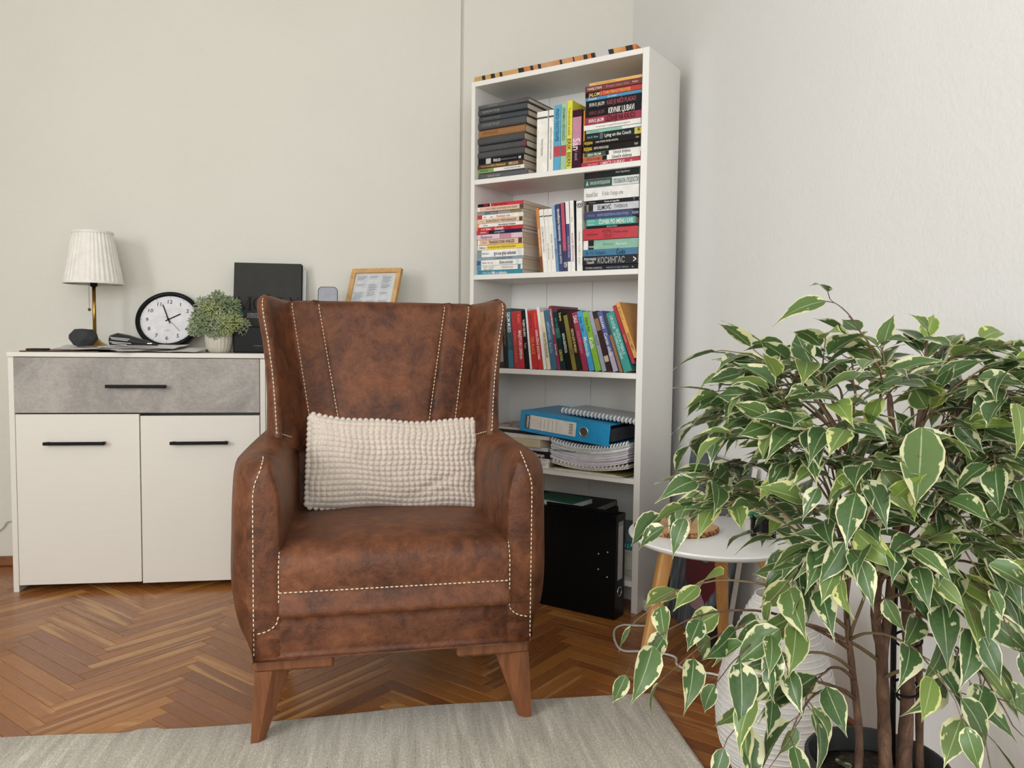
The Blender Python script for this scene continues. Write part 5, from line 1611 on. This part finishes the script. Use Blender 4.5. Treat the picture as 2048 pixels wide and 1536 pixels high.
def m_slice():
    t = NT('cut_wood_slice')
    v = t.obj()
    ln = t.n('VectorMath', operation='LENGTH')
    t.l(t.mapping(v, (1, 1.15, 0)), ln.inputs[0])
    d = t.math('ADD', ln.outputs['Value'], t.math('MULTIPLY', t.noise(v, 14, 3), 0.03))
    rg = t.math('SINE', t.math('MULTIPLY', d, 520.0))
    c = t.ramp(d, [(0.02, lin('#8b6240')), (0.05, lin('#b58a62')), (0.09, lin('#c79f76')), (0.12, lin('#bf9163'))])
    c = t.mix(t.math('MULTIPLY', t.math('ADD', t.math('MULTIPLY', rg, 0.5), 0.5), 0.18), c, lin('#8a6038'))
    t.col(c)
    t.rough(0.6)
    return t.m
def m_bark():
    t = NT('slice_bark')
    n = t.noise(t.obj(), 130, 4, 0.7)
    t.col(t.ramp(n, [(0.42, lin('#3b2514')), (0.5, lin('#8a5c36')), (0.62, lin('#b9854f'))]))
    t.rough(0.9)
    t.bump(n, 0.7, 0.004)
    return t.m
slc = thing('wood_slice', 'oval wooden slice with a bark edge on the white side table', 'coaster', T(0.700, 1.900, TZ + 0.0003, math.radians(-17)))
def sl_ring(k, z):
    out = []
    for j in range(72):
        a = 2 * PI * j / 72
        r = 0.106 * (abs(math.cos(a)) ** 1.75 + abs(math.sin(a) / 0.86) ** 1.75) ** (-1 / 1.75)
        r *= 1 + 0.012 * math.sin(a * 7 + 1) + 0.008 * math.sin(a * 15)
        out.append(((r - k) * math.cos(a), (r - k) * math.sin(a), z))
    return out
obj('wood', MB().loft([sl_ring(0.003, 0.0), sl_ring(0.003, 0.0125)]), m_slice(), slc)
obj('bark', MB().loft([sl_ring(0.003, 0.0002), sl_ring(0.0005, 0.001), sl_ring(0.0, 0.004), sl_ring(0.001, 0.0105), sl_ring(0.0025, 0.0122), sl_ring(0.0032, 0.0124)], True, False), m_bark(), slc, smooth=True)

sp2 = thing('small_succulent', 'tiny green glossy succulent in a black studded pot on the side table', 'plant', T(0.893, 1.815, TZ + 0.0003))
def stud(r, z, a):
    return r + 0.0010 * abs(math.sin(a * 14)) * (0.6 + 0.4 * math.sin(z * 900))
obj('pot', MB().lathe([(0.0005, 0), (0.0285, 0), (0.030, 0.002)] + [(0.030, 0.002 + i * 0.0022) for i in range(1, 23)] + [(0.0305, 0.0535), (0.0275, 0.0535), (0.0265, 0.047), (0.0005, 0.047)], 84, fr=stud), mat('#0e0f11', 0.22), sp2, smooth=True)
for i in range(20):
    a = i * 2.39996
    r0 = 0.003 + 0.018 * math.sqrt(i / 20)
    l_ = rnd.uniform(0.024, 0.036)
    tl = 0.25 + 0.9 * r0 / 0.02
    p0 = Vector((r0 * math.cos(a), r0 * math.sin(a), 0.046))
    d = Vector((math.cos(a) * math.sin(tl), math.sin(a) * math.sin(tl), math.cos(tl)))
    m = MB().tube([p0, p0 + d * l_ * .5, p0 + d * l_ * .85, p0 + d * l_], [.0026, .0036, .0034, .0012], 8)
    obj('leaf', m, mat('#2c6a45' if i % 3 else '#3d7d52', 0.25), sp2, smooth=True)

# painting leaning on the right wall behind the table
def m_painting():
    t = NT('oil_painting')
    v = t.obj()
    sp = t.n('SeparateXYZ')
    t.l(v, sp.inputs[0])
    wob = t.noise(v, 9, 4, 0.6)
    x = t.math('ADD', sp.outputs[0], t.math('MULTIPLY', t.math('SUBTRACT', wob, 0.5), 0.05))
    z = t.math('ADD', sp.outputs[2], t.math('MULTIPLY', t.math('SUBTRACT', t.noise(v, 7, 3), 0.5), 0.05))
    st_ = t.noise(t.mapping(v, (40, 1, 5)), 1.2, 4, 0.7)
    c = t.ramp(st_, [(0.3, lin('#2f3a42')), (0.5, lin('#56646d')), (0.62, lin('#7e8b91')), (0.72, lin('#a5adb0'))])
    up = t.ramp(t.noise(t.mapping(v, (4, 1, 9), rot=(0, .6, 0)), 3, 4, .6), [(0.3, lin('#3f474d')), (0.7, lin('#6b7379'))])
    c = t.mix(t.math('MULTIPLY', t.math('SUBTRACT', z, 0.33), 20.0, clamp=True), c, up)
    def blob(cx, cz, rx, rz, soft):
        a = t.math('DIVIDE', t.math('SUBTRACT', x, cx), rx)
        b2 = t.math('DIVIDE', t.math('SUBTRACT', z, cz), rz)
        d = t.math('ADD', t.math('MULTIPLY', a, a), t.math('MULTIPLY', b2, b2))
        return t.math('MULTIPLY', t.math('SUBTRACT', 1.0, d), soft, clamp=True)
    c = t.mix(blob(0.0, 0.25, 0.125, 0.17, 6.0), c, lin('#5d141f'))
    c = t.mix(blob(-0.02, 0.33, 0.05, 0.07, 5.0), c, lin('#7d4a22'))
    c = t.mix(blob(0.0, 0.265, 0.065, 0.055, 8.0), c, lin('#1f1b1b'))
    c = t.mix(blob(0.002, 0.262, 0.055, 0.046, 8.0), c, lin('#7a746c'))
    c = t.mix(blob(-0.01, 0.285, 0.04, 0.018, 5.0), c, lin('#2b211d'))
    c = t.mix(blob(-0.01, 0.105, 0.075, 0.03, 5.0), c, lin('#a5858c'))
    c = t.mix(blob(0.15, 0.06, 0.04, 0.10, 5.0), c, lin('#14161a'))
    c = t.mix(blob(0.0, 0.455, 0.055, 0.085, 9.0), c, lin('#15171b'))
    c = t.mix(blob(0.0, 0.445, 0.045, 0.075, 9.0), c, lin('#b8b2a6'))
    c = t.mix(blob(0.0, 0.425, 0.04, 0.018, 9.0), c, lin('#8f2a20'))
    t.col(c)
    t.rough(0.45)
    t.bump(st_, 0.25, 0.004)
    return t.m
lnp = math.atan2(wx(2.25) - 0.884 - 0.030, 0.55)
pnt = thing('oil_painting', 'grey and crimson painted canvas leaning on the wall behind the side table', 'painting', T(0.884, 2.25, 0.0005, -PI / 2 + math.radians(2.5), -lnp))
obj('canvas', MB().box(-0.205, 0.205, -0.001, 0.001, 0, 0.545, 0.0004), m_painting(), pnt)
obj('canvas_side', MB().box(-0.205, 0.205, 0.001, 0.016, 0.0, 0.545), mat('#d3d0c9', 0.8), pnt)

# floor cord, plug and paper lantern
LX, LY = 0.757, 1.462
tag(obj('floor_cord', MB().tube(spline([(LX + .05, LY + .10, .004), (0.90, 1.80, .004), (0.848, 1.944, .004), (0.785, 1.979, .004), (0.760, 2.025, .004), (0.772, 2.071, .004), (0.751, 2.101, .004), (0.700, 2.125, .004), (0.640, 2.137, .004), (0.634, 2.199, .004), (0.657, 2.292, .004), (0.694, 2.331, .004), (0.738, 2.322, .004), (0.792, 2.316, .004), (0.822, 2.36, .004), (0.822, 2.43, .005)], 8, False), 0.0034, 8), mat('#dcd9d4', 0.4), smooth=True), 'white electric cord looping over the parquet near the side table', 'cord')
pl = thing('cord_adapter', 'small white cord adapter on the floor beside the bookcase', 'adapter', T(0.824, 2.455, 0, 0.4))
obj('body', MB().box(-0.017, 0.017, -0.022, 0.022, 0, 0.034, 0.005), mat('#d8d6d2', 0.45), pl)
for s in (-1, 1):
    obj('lug', MB().box(s * 0.019 - .006, s * 0.019 + .006, -0.006, 0.006, 0.012 + 0.008 * s, 0.028 + .008 * s, 0.002), mat('#d8d6d2', 0.45), pl)
    obj('cap', MB().lathe([(0.006, 0.033), (0.008, 0.038), (0.003, 0.046)], 10).xf(Matrix.Translation((0, s * .010, 0))), mat('#d8d6d2', 0.45), pl)

lan = thing('paper_lantern', 'white ribbed rice-paper lantern standing on the floor behind the ficus', 'lamp', T(LX, LY, 0))
PR = [(0.0, 0.066), (0.02, 0.079), (0.05, 0.096), (0.08, 0.108), (0.11, 0.1150), (0.14, 0.1175), (0.18, 0.1155), (0.22, 0.109), (0.26, 0.099), (0.30, 0.085), (0.335, 0.070), (0.365, 0.056), (0.385, 0.046)]
prof = []
NRB = 34
for i in range(NRB * 4 + 1):
    z = 0.385 * i / (NRB * 4)
    r = lerp_table(PR, z)[0]
    prof.append((r - 0.0022 * abs(math.sin(PI * i / 4)) ** 0.8, z + 0.002))
obj('paper_shade', MB().lathe(prof, 48, cap=False), M_RICE, lan, smooth=True)
for i in range(NRB + 1):
    z = 0.385 * i / NRB
    r = lerp_table(PR, z)[0]
    rp = [(r * math.cos(2 * PI * j / 40), r * math.sin(2 * PI * j / 40), z + 0.002 + 0.0018 * math.sin(2 * PI * j / 40 + i)) for j in range(41)]
    obj('rib', MB().tube(rp, 0.0011, 5), mat('#e4e2de', 0.7), lan, smooth=True)
obj('wire_foot', MB().tube([(0.066 * math.cos(2 * PI * j / 32), 0.066 * math.sin(2 * PI * j / 32), 0.0022) for j in range(33)], 0.002, 6), M_CHROME, lan, smooth=True)

# ------------------------------------------------------------------ variegated weeping fig
PX, PY = 0.700, 1.012
fic = thing('weeping_fig', 'tall variegated weeping fig with cream-edged leaves in a dark pot', 'plant', T(PX, PY, 0))
fic_inv = Matrix.Translation((-PX, -PY, 0))
RZ = 0.298
obj('pot', MB().lathe([(0.0005, 0.0), (0.056, 0.0), (0.060, 0.004), (0.090, RZ - .03), (0.0915, RZ - .028), (0.097, RZ - .026), (0.098, RZ - .002), (0.0965, RZ), (0.0925, RZ), (0.091, RZ - .004), (0.089, RZ - .028), (0.0865, RZ - .045), (0.0005, RZ - .05)], 64), mat('#333332', 0.5), fic, T(-0.018, 0, 0), smooth=False, auto=0.5)
def m_soil():
    t = NT('potting_soil')
    n = t.noise(t.obj(), 90, 5, 0.75)
    t.col(t.ramp(n, [(0.35, lin('#17100b')), (0.55, lin('#33241a')), (0.68, lin('#6d543a'))]))
    t.rough(0.95)
    t.bump(n, 1.0, 0.01)
    return t.m
sr = []
for k_, (r, z) in enumerate(((0.088, RZ - .034), (0.07, RZ - .030), (0.05, RZ - .026), (0.03, RZ - .024), (0.012, RZ - .022))):
    sr.append([(r * math.cos(2 * PI * j / 30), r * math.sin(2 * PI * j / 30), z + rnd.uniform(-.003, .003)) for j in range(30)])
so = obj('soil', MB().loft(sr), m_soil(), fic, T(-0.018, 0, 0), smooth=True)
so['kind'] = 'stuff'

STEMS = [
 [(0.645, 1.000, 0.262), (0.639, 0.990, 0.335), (0.632, 0.991, 0.397), (0.624, 0.997, 0.466), (0.617, 1.002, 0.536), (0.612, 1.007, 0.605), (0.601, 1.013, 0.681)],
 [(0.688, 1.000, 0.262), (0.685, 0.998, 0.304), (0.682, 1.004, 0.388), (0.679, 1.009, 0.459), (0.671, 1.013, 0.508), (0.675, 1.017, 0.586), (0.663, 1.023, 0.657), (0.634, 1.032, 0.741)],
 [(0.680, 1.008, 0.440), (0.688, 1.010, 0.509), (0.694, 1.014, 0.579), (0.701, 1.018, 0.657), (0.697, 1.023, 0.742), (0.69, 1.03, 0.82)],
 [(0.716, 1.000, 0.262), (0.718, 1.003, 0.299), (0.722, 1.008, 0.384), (0.724, 1.012, 0.456), (0.720, 1.017, 0.527), (0.711, 1.022, 0.591), (0.725, 1.025, 0.670), (0.735, 1.029, 0.755), (0.745, 1.03, 0.83)],
 [(0.752, 1.015, 0.262), (0.752, 1.023, 0.375), (0.751, 1.030, 0.484), (0.756, 1.035, 0.579), (0.781, 1.037, 0.666), (0.80, 1.04, 0.75)],
]
SR = [0.0062, 0.0105, 0.0075, 0.0115, 0.0062]
stem_pts = []
for pts, r in zip(STEMS, SR):
    sp = spline(pts, 5, False)
    n = len(sp)
    rad = [r * (1 - 0.6 * i / n) * (1 + 0.06 * math.sin(i * 1.9)) for i in range(n)]
    obj('stem', MB().tube([fic_inv @ p for p in sp], rad, 10), M_BARK, fic, smooth=True)
    stem_pts += [(p, q) for p, q in zip(sp, rad)]
# support cane and its ties
obj('support_cane', MB().tube([(0.727 - PX, 1.042 - PY, 0.262), (0.726 - PX, 1.050 - PY, 0.45), (0.729 - PX, 1.057 - PY, 0.60)], 0.0042, 8), mat('#1d1b1a', 0.5), fic, smooth=True)
for zz, c in ((0.40, (0.722, 1.012)), (0.385, (0.735, 1.02)), (0.47, (0.724, 1.015))):
    obj('tie', MB().tube([(c[0] - PX + 0.017 * math.cos(2 * PI * j / 20), c[1] - PY + 0.02 * math.sin(2 * PI * j / 20), zz + 0.006 * math.sin(2 * PI * j / 20 + 1)) for j in range(21)], 0.0018, 6), mat('#141416', 0.5), fic, smooth=True)

TIPS = [(0.618,1.078,0.956),(0.551,1.134,0.888),(0.503,1.140,0.857),(0.493,1.188,0.799),(0.473,1.188,0.760),(0.428,1.093,0.745),(0.484,1.132,0.690),(0.415,1.089,0.658),(0.379,1.043,0.637),(0.536,1.172,0.634),(0.575,1.115,0.630),(0.554,1.033,0.896),(0.679,1.117,0.904),(0.694,1.065,0.926),(0.766,1.056,0.936),(0.774,1.003,0.916),(0.801,0.995,0.864),(0.798,0.944,0.839),(0.779,0.895,0.830),(0.821,0.937,0.787),(0.773,0.890,0.729),(0.861,0.975,0.677),(0.616,0.919,0.834),(0.566,0.925,0.802),(0.516,0.930,0.776),(0.489,0.985,0.776),(0.485,1.039,0.819),(0.524,0.905,0.723),(0.568,0.869,0.729),(0.673,0.903,0.696),(0.723,0.893,0.659),(0.739,0.868,0.621),(0.503,0.979,0.717),(0.829,1.089,0.808),(0.801,1.147,0.866),(0.695,1.211,0.831),(0.622,1.222,0.830),(0.830,1.004,0.744),(0.538,0.868,0.645),(0.527,0.868,0.615),(0.548,1.015,0.583),(0.503,0.969,0.558),(0.604,0.905,0.582),(0.628,0.854,0.616),(0.671,0.817,0.620),(0.308,0.992,0.466),(0.331,1.042,0.504),(0.359,0.984,0.450),(0.411,0.927,0.472),(0.433,0.901,0.438),(0.467,0.920,0.498),(0.505,0.910,0.423),(0.414,0.921,0.393),(0.671,0.814,0.562),(0.696,0.789,0.558),(0.676,0.840,0.503),(0.679,0.790,0.524),(0.706,0.802,0.452),(0.634,0.793,0.472),(0.668,0.785,0.427),(0.456,0.865,0.395)]
N0 = len(TIPS)
TIPS += [(0.84,1.10,0.80),(0.88,1.08,0.80),(0.87,1.05,0.72),(0.85,0.98,0.80),(0.83,0.93,0.68),(0.82,0.90,0.62),(0.86,1.02,0.62),(0.80,0.86,0.56),(0.56,1.16,0.80),(0.60,1.15,0.72),(0.66,0.92,0.76),(0.72,0.94,0.74),(0.60,0.95,0.68),(0.70,0.93,0.80)]

def leaf_mesh(name, curl, fold, tipb):
    m = MB()
    st = [(0.0, 0.02), (0.10, 0.17), (0.27, 0.245), (0.46, 0.235), (0.64, 0.165), (0.79, 0.075), (0.89, 0.025), (1.0, 0.004)]
    uvs = []
    for (x, w) in st:
        z0 = -curl * x * x - tipb * max(0, x - 0.6) ** 2
        for q in (-1, -.5, 0, .5, 1):
            m.v.append((x, w * q, z0 + fold * w * abs(q) + 0.010 * math.sin(x * 9 + q * 2) * abs(q)))
            uvs.append((x, q * .5 + .5))
    for i in range(len(st) - 1):
        for j in range(4):
            a = i * 5 + j
            m.f.append((a, a + 5, a + 6, a + 1))
    return m, uvs
VARS = [leaf_mesh('leaf', c, f, t) for c, f, t in ((0.15, .25, .3), (0.35, .35, .5), (0.05, .15, .2), (0.25, .55, -.3), (0.50, .20, .4))]
def leaf_data(m, uvs, name):
    me = bpy.data.meshes.new(name)
    me.from_pydata(m.v, [], m.f)
    ul = me.uv_layers.new(name='UVMap')
    for lp in me.loops:
        ul.data[lp.index].uv = uvs[lp.vertex_index]
    for p in me.polygons:
        p.use_smooth = True
    me.materials.append(M_LEAF)
    return me
LM = [leaf_data(m, u, 'leaf') for m, u in VARS]

leaves = []
BIGR = 0.35
def add_leaf(base, d, size, up_bias=None, roll=None):
    """base in world space, d = direction of the leaf axis"""
    d = Vector(d).normalized()
    up = Vector((0, 0, 1)) if up_bias is None else Vector(up_bias)
    y = up.cross(d)
    if y.length < 1e-3:
        y = Vector((1, 0, 0))
    y.normalize()
    z = d.cross(y).normalized()
    M = Matrix(((d.x, y.x, z.x, 0), (d.y, y.y, z.y, 0), (d.z, y.z, z.z, 0), (0, 0, 0, 1)))
    M = Matrix.Translation(fic_inv @ Vector(base)) @ M @ Matrix.Rotation(rnd.gauss(0, .45) if roll is None else roll, 4, 'X') @ Matrix.Scale(size, 4)
    tip = M @ Vector((1, 0, 0))
    zmax = max(tip.z, M.translation.z)
    if zmax > 0.945 - 0.25 * max(0.0, 1.05 - (tip.y + PY)) and Vector(base).x > 0.63:
        return
    if tip.x + PX > wx(tip.y + PY) - 0.004:
        return
    leaves.append((M, rnd.randrange(len(LM))))

FILL = []
for bi, tip in enumerate(TIPS):
    tip = Vector(tip)
    if bi and tip.z > 0.84:
        tip.z -= 0.035 * min(1.0, (tip.z - 0.84) / 0.04)
    cand = []
    for (p, r) in stem_pts:
        dz = tip.z - p.z
        hor = math.hypot(tip.x - p.x, tip.y - p.y)
        want = 0.10 - 0.25 * (hor - 0.2) if tip.z > 0.6 else 0.0
        cand.append((abs(dz - want) + 0.5 * hor + rnd.random() * 0.06, p, r))
    _, p0, r0 = min(cand, key=lambda c: c[0])
    hor = Vector((tip.x - p0.x, tip.y - p0.y, 0))
    arch = min(0.14, 0.25 * hor.length + 0.02) * max(0.0, min(1.0, (0.93 - tip.z) / 0.2)) if bi != 0 else 0.0
    c1 = p0 + hor * 0.30 + Vector((0, 0, (tip.z - p0.z) * 0.55 + arch * .75))
    c2 = p0 + hor * 0.72 + Vector((0, 0, (tip.z - p0.z) * 0.95 + arch))
    jit = Vector((rnd.uniform(-.012, .012), rnd.uniform(-.012, .012), 0))
    N = 16
    pts = []
    for i in range(N + 1):
        t = i / N
        q = p0 * (1 - t) ** 3 + (c1 + jit) * 3 * t * (1 - t) ** 2 + c2 * 3 * t * t * (1 - t) + tip * t ** 3
        pts.append(q + Vector((0.003 * math.sin(i * 1.3 + bi), 0.003 * math.cos(i * 1.7 + bi), 0)) * t)
    L = sum((b_ - a).length for a, b_ in zip(pts, pts[1:]))
    rad = [min(0.0030, r0 * .6) * (1 - 0.78 * i / N) for i in range(N + 1)]
    m = MB().tube([fic_inv @ p for p in pts], rad, 6)
    low = tip.z < 0.57
    start = 0.42 if not low else 0.56
    step = (0.026 if not low else 0.052)
    nl = max(4, int(L * (1 - start) / step))
    for k_ in range(nl + 1):
        t = start + (1 - start) * k_ / nl
        i = min(N - 1, int(t * N))
        f = t * N - i
        p = pts[i].lerp(pts[i + 1], f)
        d = (pts[i + 1] - pts[i]).normalized()
        side = Vector((-d.y, d.x, 0))
        if side.length < .2:
            side = Vector((math.cos(k_ * 2.4), math.sin(k_ * 2.4), 0))
        side.normalize()
        s = 1 if k_ % 2 else -1
        last = k_ == nl
        dd_ = d * (1.0 if last else 0.75) + side * (0 if last else s * rnd.uniform(.5, 1.0)) + Vector((rnd.gauss(0, .18), rnd.gauss(0, .18), rnd.uniform(-.75, -.05) if low else rnd.uniform(-.5, .16)))
        dd_.normalize()
        pet = rnd.uniform(.010, .018)
        e = p + (dd_ + Vector((0, 0, .3))).normalized() * pet
        m.tube([fic_inv @ p, fic_inv @ e], 0.0007, 4)
        size = rnd.uniform(.050, .076) * (0.72 if last or t > .93 else 1.0)
        if low:
            size *= 1.04
        ub = None
        if rnd.random() < (.6 if low else .28):
            ub = Vector((-0.10, -0.8, 0.75))          # many blades turn their faces to the light from the windows
        add_leaf(e, dd_, size, ub)
    # side twigs for the upper crown
    if not low and bi:
        for tw in range(2):
            i = rnd.randrange(7, 13)
            p = pts[i]
            d = (pts[i + 1] - pts[i]).normalized()
            side = Vector((-d.y, d.x, 0.1)) * (1 if tw else -1)
            q = p + (d * .7 + side * .7 + Vector((0, 0, rnd.uniform(-.25, .25)))).normalized() * rnd.uniform(.05, .10)
            q.z = min(q.z, 0.895)
            if q.x > wx(q.y) - .02:
                continue
            mid = p.lerp(q, .5) + Vector((0, 0, .008))
            m.tube([fic_inv @ p, fic_inv @ mid, fic_inv @ q], [.0013, .0010, .0007], 5)
            for k_ in range(4):
                pp = p.lerp(q, .35 + .65 * k_ / 3)
                sd = (q - p).normalized()
                s2 = Vector((-sd.y, sd.x, 0)) * (1 if k_ % 2 else -1)
                dd_ = (sd * .8 + s2 * (.8 if k_ < 3 else 0) + Vector((0, 0, rnd.uniform(-.55, .1)))).normalized()
                add_leaf(pp + dd_ * .010, dd_, rnd.uniform(.050, .070))
                m.tube([fic_inv @ pp, fic_inv @ (pp + dd_ * .010)], .0006, 4)
    obj('branch', m, M_TWIG if bi % 3 else M_BARK, fic, smooth=True)

# the big leaf facing the camera in the middle of the crown
add_leaf((0.612, 0.850, 0.795), (-0.05, -0.10, -1.0), 0.098, (0.05, -1.0, 0.1), 0.0)
big = leaves.pop()
camp = Vector((-PX, -PY, 0.8966))
leaves.sort(key=lambda q: -(q[0].to_scale().x / (q[0].translation - camp).length))
bm_, bu_ = VARS[2]
bmesh_ = leaf_data(bm_, bu_, 'leaf')
bmesh_.attributes.new('rnd', 'FLOAT', 'POINT').data.foreach_set('value', [BIGR] * len(bm_.v))
link('leaf', bmesh_, fic, big[0] @ Matrix.Diagonal((1, 1.3, 1, 1)))
for M, v in leaves[:299]:
    link('leaf', LM[v], fic, M)
rest = MB()
ruv, rr = [], []
for M, v in leaves[299:]:
    k = len(rest.v)
    m, u = VARS[v]
    rest.v += [tuple(M @ Vector(p)) for p in m.v]
    rest.f += [tuple(i + k for i in f) for f in m.f]
    ruv += u
    rr += [rnd.random()] * len(m.v)
rme = leaf_data(rest, ruv, 'small_leaves')
at = rme.attributes.new('rnd', 'FLOAT', 'POINT')
at.data.foreach_set('value', rr)
ro = link('small_leaves', rme, fic)
ro['kind'] = 'stuff'
# fallen leaves on the soil
for i, (x, y, a) in enumerate(((-0.045, -0.03, 0.5), (-0.02, -0.055, 2.2), (-0.06, 0.01, 1.2), (0.03, -0.06, 4.0))):
    M = T(x, y, RZ - .016, a, 0.2, 0.15) @ Matrix.Scale(0.045, 4)
    link('fallen_leaf', LM[i], fic, M)
